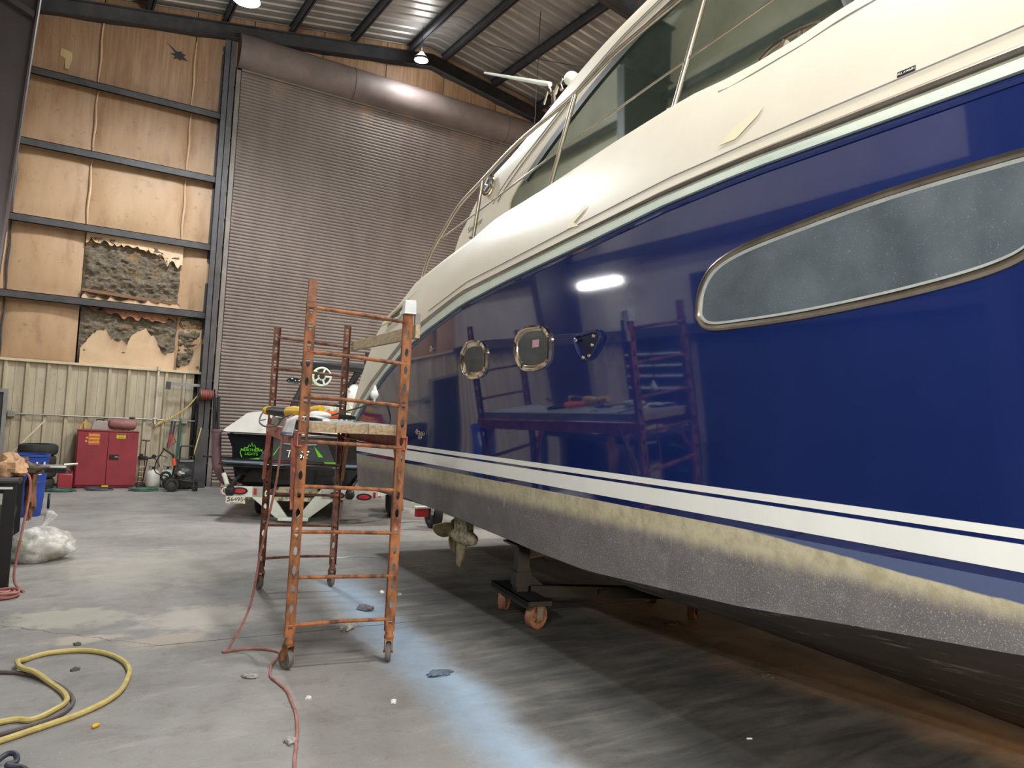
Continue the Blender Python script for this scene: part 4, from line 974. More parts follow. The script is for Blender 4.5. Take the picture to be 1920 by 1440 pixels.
t = thing('heat_gun', 'orange red hand tool with a black tip on the scaffold platform', 'power tool', S(.36, 1.25, 1.662), SRZ-1.2)
m = MB(); m.tube([(0, -.14, .04), (0, .02, .045), (0, .08, .04)], [.03, .036, .03], 10); m.build('body', pm('orange_red_tool', (226, 112, 62), (206, 92, 48), 8, .5), t)
m = MB(); m.tube([(0, .08, .04), (0, .2, .035), (0, .26, .03)], [.028, .022, .016], 10); m.build('tip', BLACK, t)
m = MB(); m.blob((0, 0, 0), (.10, .16, .05), 5, .12, 1.6, 18, 10, 0.0); m.blob((.02, .02, .045), (.085, .13, .03), 8, .1, 1.6, 16, 8)
one('folded_towel', m, pm('white_towel', (234, 234, 232), (214, 214, 214), 18, .95, bump=.3), 'folded white towel on the platform behind the front left post', 'towel', S(.16, .52, 1.66), SRZ)
def drape(w, top, drop, seed, n=14, mstep=12):
    m = MB(); rows = []
    for i in range(n+1):
        s = i/n; r = []
        for j in range(mstep+1):
            v = j/mstep; L = (top+drop)*v
            wv = .018*math.sin(s*11+seed)*min(1, v*1.5)+.012*mnoise.noise(Vector((s*4, v*3, seed)))
            if L < top: x, z = top-L, .012+.01*mnoise.noise(Vector((s*5, v*5, seed)))
            else:
                q = L-top; x, z = -.02-.05*(q/drop)*(.4+.6*math.sin(s*3.1))+wv, -q
            r.append((x, (s-.5)*w*(1+.25*v), z))
        rows.append(r)
    m.loft(rows); return m
t = thing('hanging_cloth', 'white cloth with a blue hem draped over the red side beam', 'cloth', S(-.02, .36, 1.672), SRZ)
o = drape(.24, .20, .12, 2.0).build('cloth', pm('white_cloth', (222, 224, 224), (198, 200, 204), 14, .95), t, 70); o.modifiers.new('thickness', 'SOLIDIFY').thickness = .006
m = MB(); rows = [[], []]
for i in range(13):
    s = i/12; y = (s-.5)*.24*1.24; x = -.02-.05*(.4+.6*math.sin(s*3.1))+.018*math.sin(s*11+2.0)-.006; rows[0].append((x, y, -.10)); rows[1].append((x, y, -.126))
m.loft(rows); o = m.build('blue_hem', pm('blue_hem', (92, 94, 136), None, 9, .9), t, 70); o.modifiers.new('thickness', 'SOLIDIFY').thickness = .008
# cords
def sag(pts, n=8): return smooth(pts, n)
p0 = S(.2, 1.72, 1.72)
m = MB(); m.tube(sag([p0, S(.1, 1.95, 1.74), S(-.08, 2.1, 1.72), S(-.14, 2.0, 1.62), S(-.12, 1.6, 1.58), S(-.06, 1.2, 1.60), S(-.06, .85, 1.66), S(.0, .7, 1.70)]), .0075, 7); one('tool_cord', m, HOSED, 'grey cord looping off the left side of the scaffold platform', 'cord')
m = MB(); m.tube(sag([S(-.02, .52, 1.69), S(-.075, .52, 1.6), S(-.10, .54, 1.2), S(-.17, .57, .7), (1.36, 5.68, .28), (1.22, 5.60, .03), (1.17, 5.565, .012), (1.26, 5.575, .01), (1.36, 5.57, .01), (1.46, 5.51, .01), (1.52, 5.41, .01), (1.47, 5.28, .01), (1.41, 5.17, .01), (1.37, 5.05, .01), (1.345, 4.93, .01), (1.36, 4.80, .01), (1.37, 4.65, .01), (1.35, 4.48, .01), (1.325, 4.3, .01), (1.27, 4.07, .01), (1.2, 3.85, .01), (1.13, 3.62, .01), (1.05, 3.2, .01)]), .0085, 8); one('extension_cord', m, CORD, 'red extension cord dropping from the scaffold and winding across the floor', 'cord')
m = MB(); m.tube(sag([S(.52, .05, 1.82), S(.56, .0, 1.8), S(.6, .05, 1.72), S(.66, .3, 1.67)]), .006, 6); m.tube(sag([S(.45, .02, 1.80), S(.3, .5, 1.72), S(.22, .9, 1.67)]), .006, 6); one('thin_hose', m, BLACK, 'thin black hose looped over the rung above the platform', 'hose')
m = MB(); m.blob((0, 0, .035), (.03, .03, .035), 2, .2, 2, 12, 8); m.tube([(0, 0, .06), (.0, .0, .1)], [.02, .006], 8); m.torus((0, 0, -.005), .018, .006, 'x', 14, 6); one('plastic_clip', m, PALE, 'little white plastic clip on the rung above the platform', 'clip', S(.47, .012, 1.835), SRZ)
m = MB(); m.tube([(.045*math.cos(a), .03*math.sin(a)*(1.2 if a < 3 else .8), .004) for a in [k*.5 for k in range(11)]], .004, 5); one('wire_ring', m, GREY, 'small bent wire lying on the bare end of the platform', 'wire', S(.52, .75, 1.662), SRZ)

# ================================================================ WAKE BOAT ON ITS TRAILER
wb = thing('wake_boat', 'black and white wake boat with lime green flashes by the rolling door', 'boat', (3.4, 11.85, 0), math.radians(-20))
# transverse stations, local y forward (away from the viewer)
def wb_sec(y, k):
    w = 1.13*k
    return [(-.0, y, .34+.02*(1-k)), (-.62*k, y, .46), (-.93*k, y, .56), (-1.0*k, y, .86), (-1.02*k, y, 1.1), (-w, y, 1.37)]
ys_ = ((.28, 1), (1.4, 1.03), (2.6, 1.0), (3.6, .86), (4.4, .6), (4.9, .3), (5.05, .05))
m = MB(); rows = []
for y, k in ys_:
    h = wb_sec(y, k); rows.append(h[::-1]+[(-x, yy, z) for x, yy, z in h[1:]])
m.loft(rows, caps=True); wh = m.build('hull', BLKG, wb, 40)
m = MB(); rows = []
for y, k in ys_:
    w = 1.13*k; c = .30 if y < 3 else .2*k
    prof = [(-w-.02, 1.36), (-w-.03, 1.385), (-w-.01, 1.42), (-w*.86, 1.55-.08*(1-k)), (-w*.72, 1.40+c*.95), (-w*.4, 1.42+c), (0, 1.44+c)]
    if y < .4: prof = [(a, z-.02) for a, z in prof]
    rows.append([(a, y-.06, z) for a, z in prof]+[(-a, y-.06, z) for a, z in prof[:-1][::-1]])
m.loft(rows); m.add([p for p in rows[0]], [tuple(range(len(rows[0])))]); dk = m.build('deck', WHITE, wb, 40); dk['label'] = 'white crowned deck'
m = MB(); m.tube([(-1.16, .2, 1.345), (-1.1, .2, 1.34), (0, .18, 1.335), (1.1, .2, 1.34), (1.16, .2, 1.345)], .016, 6); m.build('rub_strip', CHROME, wb)
# transom details
m = MB(); m.prism([(-.42, .27, 1.30), (.42, .27, 1.30), (.58, .25, .93), (-.6, .25, .93)], (0, -.012, 0)); m.build('transom_panel', CHAR, wb)
m = MB(); m.tube([(-.24, .245, 1.20), (0, .235, 1.18), (.28, .245, 1.20)], .018, 6); m.build('grab_rail', GALV, wb)
for s in (-1, 1):
    m = MB(); m.prism([(s*.75, .26, .93), (s*.40, .262, .99), (s*.24, .262, 1.24), (s*.34, .262, 1.06), (s*.42, .262, .93)] if s < 0 else [(.24, .262, 1.18), (.42, .262, .98), (.9, .262, .84), (.5, .262, .86), (.33, .262, .98)], (0, -.02, 0)); m.build('green_flash', LIME, wb)
text('lettering', 'NORTHERN\nLIGHTS', .062, LIME, wb, frame((-.72, .262, 1.04), (1, 0, 0), (0, 0, 1)), .003)
m = MB(); lf = [(-.14, -.09), (-.17, -.02), (-.15, .03), (-.1, .01), (-.11, .055), (-.06, .05), (-.04, .1), (-.02, .07), (0, .13), (.02, .07), (.04, .1), (.06, .05), (.11, .055), (.1, .01), (.15, .03), (.17, -.02), (.14, -.09)]
m.tube([(-.72+a, .258, 1.05+b*1.1) for a, b in lf], .007, 5); m.build('maple_leaf_outline', LIME, wb)
text('lettering', 'TIGE', .17, CHROME, wb, frame((-.02, .23, 1.03), (1, 0, -.02), (0, .1, 1)), .012, .15)
m = MB(); m.lathe([(0, .01), (.05, .01), (.055, 0)], 16, frame((-.55, -.0, 1.56), (1, 0, .25), (0, 1, .1))); m.build('filler_cap', BLACK, wb)
# swim platform
m = MB(); pl = smooth([(-1.15, .3, 0), (-1.17, .0, 0), (-1.05, -.22, 0), (-.6, -.32, 0), (0, -.34, 0), (.6, -.32, 0), (1.05, -.22, 0), (1.2, .0, 0), (1.15, .3, 0)], 4)
m.prism([(p.x, p.y, .84) for p in pl], (0, 0, .05)); sp = m.build('swim_platform', BLKG, wb, 35, .012)
m = MB(); m.prism([(p.x*.95, p.y*.9+.02, .892) for p in pl], (0, 0, .008)); m.build('platform_mat', pm('slate_mat', (88, 98, 108), (74, 82, 92), 5, .6), sp)
for x in (-.45, .62):
    m = MB(); m.lathe([(.0, .01), (.03, .012), (.05, .02), (.065, .015), (.07, 0)], 18, frame((x, .235, .66), (1, 0, 0), (0, 0, 1)) @ Matrix.Rotation(0, 4, 'X')); m.build('exhaust_ring', GREY, wb)
# tower, folded canopy, speaker, mirror
for s in (-1, 1):
    m = MB(); x0 = .22 if s < 0 else 1.0
    m.tube(smooth([(x0-.05, 1.1, 1.5), (x0-.02, 1.1, 1.72), (x0+.08, 1.08, 2.02), (x0+.2, 1.05, 2.33), (x0+.32, 1.0, 2.52), (x0+.5, 1.0, 2.6)], 4), [.075]*8+[.06]*8+[.05]*5, 8) ; m.build('tower_leg', BLACK, wb)
m = MB(); m.tube([(.30, 1.0, 2.52), (.36, 1.0, 2.55), (.9, 1.0, 2.55), (1.7, 1.0, 2.52), (2.0, 1.0, 2.5)], [.05, .085, .075, .095, .07], 12); m.build('folded_canopy', NAVYC if False else BLACK, wb)
sp_ = MB(); M0 = Matrix.Translation((.66, .93, 2.35)) @ Matrix.Rotation(PI/2, 4, 'X') @ Matrix.Rotation(.25, 4, 'Y'); sp_.lathe([(.15, -.1), (.165, -.02), (.165, .02), (.14, .03), (.135, .015), (.0, .015)], 24, M0); spk = sp_.build('tower_speaker', WPAINT, wb)
m = MB(); m.lathe([(.166, -.015), (.169, -.07), (.15, -.13), (.05, -.15), (0, -.15)], 24, M0); m.build('speaker_back', LIME, spk)
m = MB(); m.lathe([(.13, .02), (.13, .026), (.075, .026), (.075, .02)], 24, M0, True); m.lathe([(0, .03), (.045, .03), (.045, .02)], 16, M0)
m.build('speaker_grille', BLACK, spk)
for k in range(5):
    a = 2*PI*k/5; m = MB(); m.bar(M0 @ Vector((.05*math.cos(a), .05*math.sin(a), .03)), M0 @ Vector((.135*math.cos(a), .135*math.sin(a), .03)), .03, .008, M0.to_3x3() @ Vector((0, 0, 1))); m.build('speaker_spoke', WPAINT, spk)
m = MB(); m.blob((.2, .9, 2.24), (.12, .05, .055), 3, .1, 1.5); m.tube([(.28, .92, 2.22), (.42, 1.0, 2.28)], .02, 6); m.build('tower_mirror', BLKG, wb)
m = MB(); m.tube([(1.42, 1.0, 2.6), (1.42, 1.0, 2.68)], .06, 10); m.tube([(1.42, 1.0, 2.68), (1.40, 1.0, 2.82)], .035, 8); m.tube([(1.42, 1.0, 2.75), (1.5, 1.0, 2.7)], .018, 6); m.build('tower_light', BLACK, wb)
# seats, windscreen and gear on the boat
m = MB(); m.blob((1.22, 1.0, 1.98), (.16, .14, .26), 2, .1, 1.2); m.build('seat_back', PALE, wb)
m = MB(); m.tube([(1.05, .9, 2.2), (1.25, .9, 2.05), (1.6, .9, 1.85)], .02, 6); m.tube([(.55, 1.0, 1.83), (.9, 1.0, 1.88), (1.3, 1.0, 1.87), (1.7, 1.0, 1.85)], [.012, .02, .035, .03], 8); m.build('windscreen_rail', GALV, wb)
for o in wb.children:
    if o.name.split('.')[0] in ('tower_leg', 'folded_canopy', 'tower_speaker', 'tower_mirror', 'tower_light', 'seat_back', 'windscreen_rail'): o.location.x -= .40
m = MB(); m.box(.1, 1.7, .55, 1.2, 1.6, 1.74); m.build('sun_pad', CREAM2, wb, bevel=.04)
m = MB()
for k in range(9): m.blob((-.45+.11*k, 0, .06), (.1, .1, .075), k, .45, 3.0, 12, 8)
one('fleece_roll', m, pm('grey_fleece', (196, 194, 178), (150, 148, 132), 24, 1.0, bump=.8), 'pale grey shaggy fleece roll lying on the wake boat sun pad', 'fleece', (4.45, 12.45, 1.745))
# trailer under the wake boat
tr = thing('boat_trailer', 'white boat trailer with red tail lamps under the wake boat', 'trailer', (3.4, 11.85, 0), math.radians(-20))
m = MB()
for s, ya in ((-1, -.15), (1, -.15)):
    m.box(min(s*.42, s*1.0), max(s*.42, s*1.0), ya, ya+.08, .37, .53)
    m.prism([(s*.42, ya, .53), (s*.62, ya, .53), (s*.62, ya, .37), (s*.24, ya, .06), (s*.06, ya, .06)][::1], (0, .08, 0))
m.box(-.2, .25, -.3, -.2, .04, .09); m.box(-.95, -.87, -.1, 5.0, .36, .48); m.box(.87, .95, -.1, 5.0, .36, .48)
m.prism([(.98, -.15, .38), (1.3, -.15, .44), (1.3, -.15, .56), (.98, -.15, .53)], (0, .5, 0)); m.prism([(-.98, -.15, .4), (-1.08, -.15, .42), (-1.08, -.15, .52), (-.98, -.15, .53)], (0, .4, 0))
m.build('frame', WPAINT, tr, bevel=.006)
m = MB(); m.box(-.7, .75, .1, .2, .3, .36); m.prism([(-.5, .08, .42), (-.28, .08, .52), (.3, .08, .54), (.45, .08, .44)], (0, .03, 0)); m.build('bunk_board', pm('lettered_bunk', (222, 212, 180), (90, 84, 70), 9, .6, lo=.45, hi=.56), tr)
def lamp(x, y, z, lab=None):
    m = MB(); m.prism([(x+.12*math.cos(a)*1.0, y, z+.055*math.sin(a)) for a in [2*PI*k/20 for k in range(20)]], (0, -.012, 0)); o = m.build('lamp_bezel', BLACK, tr)
    m = MB(); m.prism([(x+.09*math.cos(a)*1.0, y-.012, z+.034*math.sin(a)) for a in [2*PI*k/20 for k in range(20)]], (0, -.01, 0)); m.build('tail_lamp', pm('lamp_red', (196, 58, 66), (170, 40, 50), 12, .25), o)
lamp(-.80, -.155, .465); lamp(.66, -.16, .44); lamp(1.08, -.17, .43)
for x, y, z in ((-.57, -.155, .46), (1.24, -.16, .46), (1.32, -.10, .47), (-1.05, -.155, .47)):
    m = MB(); m.box(x-.02, x+.02, y-.006, y, z-.045, z+.045); m.build('red_reflector', REDL, tr)
text('lettering', 'Boatmate', .06, BLACK, tr, frame((1.50, .08, .53), (.42, .5, .07), (0, 0, 1)), .002, .3)
m = MB(); m.prism([(1.3, -.15, .44), (1.72, .35, .5), (1.72, .35, .62), (1.3, -.15, .56)], (0, .04, 0)); m.build('fender_plate', WPAINT, tr)
pl_ = MB(); pl_.box(-.985, -.70, -.215, -.205, .275, .39); lp = pl_.build('licence_plate', pm('plate_white', (226, 224, 206), None, 6, .5), tr)
text('plate_number', '564954', .092, BLACK, lp, frame((-.822, -.217, .337), (1, 0, 0), (0, 0, 1)), .001)
text('plate_prefix', 'A\nB', .04, BLACK, lp, frame((-.957, -.217, .33), (1, 0, 0), (0, 0, 1)), .001)
m = MB(); m.box(-.92, -.73, -.218, -.215, .282, .288); m.build('plate_line', BLACK, lp)
for x, y in ((-.93, -.2), (.86, -.22)):
    m = MB(); m.blob((x, y, .47), (.075, .06, .08), 4, .2, 2); m.tube(smooth([(x, y, .5), (x+.05, y+.02, .62), (x+.14, y+.1, .72)], 5), [.03]*6+[.02]*5, 8); m.tube([(x+.14, y+.1, .72), (x+.2, y+.1, .73)], .012, 6); m.build('tie_down_winch', BLACK, tr)
m = MB(); m.tube([(-.98, -.2, .56), (-1.02, -.18, .66), (-1.05, -.15, .72)], .035, 8); m.torus((-1.0, -.2, .46), .05, .012, 'y', 16, 6); m.build('strap_hook', WPAINT, tr)
def wheel(name, c, R, w, mat, parent, rim=None, axis='x', rim_mat=None):
    Mx = Matrix.Translation(c) @ (Matrix.Rotation(PI/2, 4, 'Y') if axis == 'x' else Matrix.Rotation(PI/2, 4, 'X'))
    m = MB(); m.lathe([(R*.6, -w/2), (R*.86, -w/2), (R*.97, -w*.4), (R, -w*.2), (R, w*.2), (R*.97, w*.4), (R*.86, w/2), (R*.6, w/2), (R*.58, w*.3), (R*.58, -w*.3)], 32, Mx, True); o = m.build(name, mat, parent, 40)
    m = MB(); m.lathe([(0, -w*.25), (R*.3, -w*.3), (R*.55, -w*.15), (R*.6, -w*.42), (R*.6, w*.42), (R*.55, w*.15), (R*.3, w*.3), (0, w*.25)], 24, Mx); m.build('rim', rim_mat or CHAR, o, 40)
    return o
for x in (-.55, 1.62):
    for y in (.85, 1.6): wheel('wheel', (x, y, .33), .33, .22, RUBBER, tr)
# guide pole at the left rear corner of the trailer
GP = Vector((-1.285, .49, 0))
m = MB(); m.tube(smooth([GP+Vector(q) for q in ((-.02, 0, 1.34), (.0, 0, 1.0), (.02, 0, .82), (.12, 0, .60), (.3, .05, .46))], 6), .075, 12); m.lathe([(.08, 1.32), (.09, 1.35), (.085, 1.37), (.03, 1.37)], 14, Matrix.Translation(GP+Vector((-.02, 0, 0)))); gpo = m.build('guide_pole', POLE, tr)
for dx in (-.06, .0):
    m = MB(); m.tube([GP+Vector((dx, 0, 1.35)), GP+Vector((dx-.03, 0, 1.89))], .028, 8); m.build('upright_tube', BLACK, gpo)
m = MB(); m.bar(GP+Vector((-.2, -.02, .93)), GP+Vector((.3, -.02, .92)), .04, .03); m.build('bracket', BLACK, gpo)
# second trailer under the yacht stern, beyond the propeller
t2 = thing('utility_trailer', 'small white trailer with a red lamp seen under the yacht stern', 'trailer', (5.3, 10.6, 0))
m = MB(); m.box(-.08, .8, 0, .06, .22, .34); m.box(.3, .36, .02, .8, .18, .28); m.box(-.1, .9, .7, .76, .24, .34); m.build('frame', WPAINT, t2, bevel=.005)
m = MB(); m.box(-.36, -.17, -.05, .06, .20, .33); m.build('lamp', REDL, t2, bevel=.01); m = MB(); m.box(-.38, -.1, -.06, .07, .335, .36); m.build('lamp_hood', WPAINT, t2)
wheel('wheel', (.02, .16, .2), .2, .16, RUBBER, t2); wheel('wheel', (.9, .16, .2), .2, .16, RUBBER, t2)

# ================================================================ BOAT DOLLY
dl = thing('boat_dolly', 'black steel dolly on rust coloured wheels holding up the hull', 'dolly', (3.66, 5.6, 0), math.radians(-9))
DK = pm('oily_black_steel', (40, 44, 44), (28, 30, 30), 9, .45, .2)
m = MB(); m.box(-.055, .055, -.05, .05, .24, .69); m.prism([(.05, -.015, .55), (.05, -.015, .26), (.26, -.015, .26), (.1, -.015, .38)], (0, .03, 0)); m.box(-.07, .07, -.06, .06, .30, .42); m.build('upright', DK, dl)
m = MB(); m.box(-.11, .11, -.42, .42, .21, .25); m.box(-.11, -.09, -.42, .42, .19, .25); m.build('foot_plate', DK, dl)
m = MB(); m.prism([(.08, -.05, .30), (.08, -.05, .20), (1.62, -.05, .115), (1.62, -.05, .215)], (0, .10, 0)); m.box(.76, .86, -.07, .07, .2, .24); m.build('cross_beam', DK, dl)
m = MB(); m.box(-.12, .16, -.16, .16, .655, .672); m.build('hull_pad', BLACK, dl)
m = MB(); m.box(1.50, 1.74, -.38, .38, .15, .185); m.build('foot_plate', DK, dl)
def dolly_wheel(x, y, R=.105, yaw=0.9):
    M = Matrix.Translation((x, y, 0)) @ Matrix.Rotation(yaw, 4, 'Z')
    m = MB(); m.lathe([(R*.55, -.025), (R*.8, -.025), (R*.86, -.036), (R*.97, -.034), (R, -.02), (R, .02), (R*.97, .034), (R*.86, .036), (R*.8, .025), (R*.55, .025)], 28, M @ Matrix.Translation((0, 0, R)) @ Matrix.Rotation(PI/2, 4, 'X'), True)
    for k in range(5):
        a = 2*PI*k/5; m.bar(M @ Vector((0, 0, R)), M @ Vector((R*.8*math.cos(a), 0, R+R*.8*math.sin(a))), .03, .03, M.to_3x3() @ Vector((0, 1, 0)))
    m.tube([M @ Vector((0, -.05, R)), M @ Vector((0, .05, R))], .03, 10)
    o = m.build('wheel', pm('rusty_wheel', (168, 124, 98), (118, 70, 52), 16, .7), dl)
    m = MB()
    for s in (-1, 1): m.prism([M @ Vector(q) for q in ((-.03, s*.045, R-.03), (.03, s*.045, R-.03), (.045, s*.045, 2*R+.02), (-.045, s*.045, 2*R+.02))], M.to_3x3() @ Vector((0, s*.006, 0)))
    m.lathe([(.04, 2*R+.005), (.05, 2*R+.012), (.05, 2*R+.02)], 12, M)
    m.tube([M @ Vector((0, -.06, R)), M @ Vector((0, .06, R))], .014, 8); m.build('fork', pm('dull_fork', (150, 142, 124), (112, 98, 82), 12, .6), o)
    return o
dolly_wheel(.02, -.31, .105, .35); dolly_wheel(-.01, .32, .105, .9)
dolly_wheel(1.62, -.33, .085, .6); dolly_wheel(1.62, .33, .085, .9)
# lamp added out of frame to warm and lighten the floor and hull bottom
t = thing('fill_lamp', 'added fill lamp on a stand, unseen under the forward hull', 'lamp', (4.1, -0.6, 0))
m = MB(); m.box(-.12, .12, -.03, .03, .42, .60); m.build('lamp_head', BLACK, t, bevel=.01)
m = MB(); m.box(-.1, .1, .03, .035, .44, .58); m.build('lamp_glass', emit('fill_lamp_glow', (1.0, .74, .45), 12.0), t)
m = MB(); m.tube([(0, 0, 0), (0, 0, .43)], .012, 8); m.tube([(-.15, -.1, .01), (.15, .1, .01)], .012, 6); m.tube([(.15, -.1, .01), (-.15, .1, .01)], .012, 6); m.build('lamp_stand', YEL, t)
ld = bpy.data.lights.new('fill_lamp_light', 'SPOT'); ld.energy = 260; ld.color = (1.0, .72, .45); ld.spot_size = math.radians(120); ld.spot_blend = .8; ld.shadow_soft_size = .1
lo = bpy.data.objects.new('fill_lamp_light', ld); COL.objects.link(lo); lo.parent = t; lo.location = (0, .08, .51); lo.rotation_euler = (math.radians(84), 0, math.radians(-8))
# timber blocks carrying the keel ahead of the view
for i, (x, y) in enumerate(((5.32, 0.5), (5.2, -1.6))):
    m = MB(); m.box(-.3, .3, -.1, .1, 0, .028); one('keel_block', m, WOOD, 'flat timber block under the yacht keel' if i == 0 else 'flat timber block under the yacht keel farther forward', 'block', (x, y, 0), .1, 'blocks under the keel')

# ================================================================ ALONG THE BACK WALL
t = thing('flammables_cabinet', 'red two door steel safety cabinet against the tan wall', 'cabinet', (1.075, 16.89, 0))
m = MB(); m.box(-.54, .54, .02, .40, .03, 1.14); m.box(-.55, .55, .0, .41, 1.13, 1.15); m.box(-.5, .5, .05, .38, 0, .03); m.build('body', RED, t, bevel=.006)
for x0, x1 in ((-.525, -.004), (.004, .525)):
    m = MB(); m.box(x0, x1, -.012, .02, .07, 1.11); d = m.build('door', RED, t, bevel=.004)
    if x0 > 0:
        m = MB(); m.box(.04, .2, -.028, -.012, .58, .68); m.box(.06, .12, -.04, -.028, .60, .66); m.build('latch_plate', BLACK, d, bevel=.004)
        m = MB(); m.box(.13, .19, -.04, -.028, .62, .65); m.build('lock', CHROME, d)
        m = MB(); m.box(.14, .3, -.016, -.012, 1.0, 1.09); lb = m.build('warning_label', pm('label_yellow', (232, 206, 74), None, 6, .5), d)
        m = MB(); m.box(.145, .295, -.018, -.016, 1.065, 1.085); m.box(.16, .28, -.018, -.016, 1.03, 1.038); m.box(.16, .28, -.018, -.016, 1.012, 1.02); m.build('label_print', BLACK, lb)
    else:
        m = MB(); m.box(-.35, -.15, -.016, -.012, .86, 1.09); lb = m.build('warning_label', pm('label_orange', (196, 104, 50), (170, 74, 48), 20, .5), d)
        m = MB()
        for k in range(3): m.box(-.34, -.16, -.018, -.016, .90+.07*k, .925+.07*k)
        m.build('label_print', pm('label_gold', (222, 168, 66), None, 30, .5), lb)
        m = MB(); m.prism([(-.40, -.014, .98), (-.35, -.014, .98), (-.375, -.014, 1.03)], (0, -.004, 0)); m.prism([(-.385+.022*math.cos(a), -.014, .93+.022*math.sin(a)) for a in [k*.52 for k in range(12)]], (0, -.004, 0)); m.build('hazard_symbols', pm('label_peach', (224, 150, 96), None, 9, .5), d)
m = MB(); m.box(-.06, .06, -.016, 0.0, .035, .065); m.build('base_label', YEL, t)
t = thing('grey_case', 'grey plastic case standing on the left of the red cabinet top', 'case', (.91, 17.08, 1.15))
m = MB(); m.prism([(-.15, -.08, 0), (.15, -.08, 0), (.12, -.08, .18), (-.11, -.08, .18)], (0, .16, 0)); m.build('shell', pm('case_grey', (160, 152, 146), None, 5, .6), t, bevel=.012)
m = MB(); m.tube(smooth([(-.06, 0, .17), (-.05, 0, .205), (.05, 0, .205), (.06, 0, .17)], 4), .01, 6); m.build('handle', BLACK, t)
t = thing('air_tank', 'dusty dark red portable air tank lying on the red cabinet', 'air tank', (1.32, 17.1, 1.15))
m = MB(); m.lathe([(0, -.26), (.05, -.255), (.09, -.235), (.108, -.19), (.11, 0), (.108, .19), (.09, .235), (.05, .255), (0, .26)], 20, Matrix.Translation((0, 0, .13)) @ Matrix.Rotation(PI/2, 4, 'Y')); m.build('tank', pm('dusty_maroon', (128, 74, 76), (150, 112, 108), 3, .55), t)
m = MB(); m.box(-.14, -.1, -.06, .06, 0, .04); m.box(.1, .14, -.06, .06, 0, .04); m.build('feet', STEEL, t); m = MB(); m.tube([(.17, 0, .23), (.17, 0, .27)], .015, 8); m.tube([(.11, 0, .27), (.22, 0, .27)], .018, 8); m.build('valve', BLACK, t)
m = MB(); m.tube(smooth([(-.08, 0, .0), (-.02, 0, .15), (.0, 0, .02), (.06, .0, .12), (.1, 0, .01)], 5), .009, 6); one('yellow_cord', m, YEL, 'crumpled yellow cord on the left end of the red cabinet', 'cord', (.66, 17.1, 1.158))
def tyre(z, lab, dx=0):
    t = thing('car_tyre', lab, 'tyre', (-.11+dx, 16.92, z), 0, 'tyres stacked by the wall')
    m = MB(); m.lathe([(.2, 0.0), (.27, .0), (.31, .02), (.33, .06), (.33, .15), (.31, .19), (.27, .21), (.2, .21), (.215, .17), (.3, .12), (.3, .09), (.215, .04)], 36, None, True); m.build('tread', RUBBER, t, 35)
    return t
for k in range(4): tyre(.215*k, ('black tyre at the bottom of the stack by the tan wall', 'black tyre second from the bottom of the stack', 'black tyre third from the bottom, left of the red cabinet', 'black tyre on top of the stack left of the red cabinet')[k], .02*(k % 2))
t = thing('fuel_can', 'small red fuel can on the floor between the tyres and the cabinet', 'fuel can', (.385, 16.85, 0))
m = MB(); m.box(-.13, .13, -.09, .09, 0.0, .30); m.build('can', pm('fuel_red', (150, 48, 56), None, 5, .45), t, bevel=.025); m = MB(); m.tube(smooth([(-.09, 0, .3), (-.07, 0, .37), (.05, 0, .37), (.08, 0, .3)], 5), .018, 8); m.tube([(.1, 0, .3), (.1, 0, .34)], .03, 10); m.build('handle_and_cap', pm('fuel_dark_red', (128, 38, 46), None, 5, .45), t)
t = thing('blue_bin', 'tall blue plastic bin with a white rope handle', 'bin', (-.17, 13.05, 0))
m = MB(); m.lathe([(0, .0), (.19, 0), (.2, .02), (.225, .5), (.228, .5), (.25, .86), (.265, .87), (.265, .9), (.245, .9), (.21, .1), (0, .08)], 30); m.build('bin_body', BLUE, t, 30)
m = MB(); m.tube(smooth([(.10, -.235, .80), (.09, -.25, .70), (.13, -.235, .62), (.18, -.205, .66), (.19, -.19, .80)], 6), .014, 8); m.build('rope_handle', PALE, t)
m = MB(); m.torus((0, 0, .5), .235, .006, 'z', 32, 6); m.build('mould_ring', BLUE, t)
m = MB(); m.torus((0, 0, 0), .1, .018, 'x', 20, 8); one('black_hose_loop', m, BLACK, 'short black hose loop leaning on the side of the blue bin', 'hose', (.115, 13.1, .2))
# gas cylinders
def cylinder(x, y, lab):
    t = thing('gas_cylinder', lab, 'gas cylinder', (x, y, 0), 0, 'white gas cylinders by the wall')
    m = MB(); m.lathe([(.09, 0), (.1, .02), (.09, .03), (.12, .05), (.135, .1), (.135, .27), (.12, .33), (.08, .37), (.03, .385), (0, .385)], 22); m.build('cylinder_body', pm('cylinder_white', (206, 206, 196), (180, 180, 170), 5, .5), t)
    m = MB(); m.tube([(.085*math.cos(a), .085*math.sin(a), .45) for a in [.6+k*.28 for k in range(18)]], .012, 6)
    for a in (.7, 2.4, 4.2): m.tube([(.085*math.cos(a), .085*math.sin(a), .36), (.085*math.cos(a), .085*math.sin(a), .45)], .01, 6)
    m.build('collar', GREY, t); m = MB(); m.tube([(0, 0, .38), (0, 0, .44)], .02, 8); m.tube([(-.04, 0, .43), (.04, 0, .43)], .016, 8); m.build('valve', BLACK, t)
cylinder(1.94, 17.02, 'white gas cylinder right beside the red cabinet'); cylinder(2.23, 17.1, 'white gas cylinder half hidden behind the pressure washer')
t = thing('regulator_stand', 'thin stand with gauges and hoses between cabinet and gas cylinders', 'stand', (1.78, 17.12, 0))
m = MB(); m.tube([(0, 0, 0), (0, 0, .98)], .011, 8); m.tube([(-.08, 0, .97), (.07, 0, .96)], .016, 8); m.box(-.12, .12, -.1, .1, 0, .02); m.build('tee_post', STEEL, t)
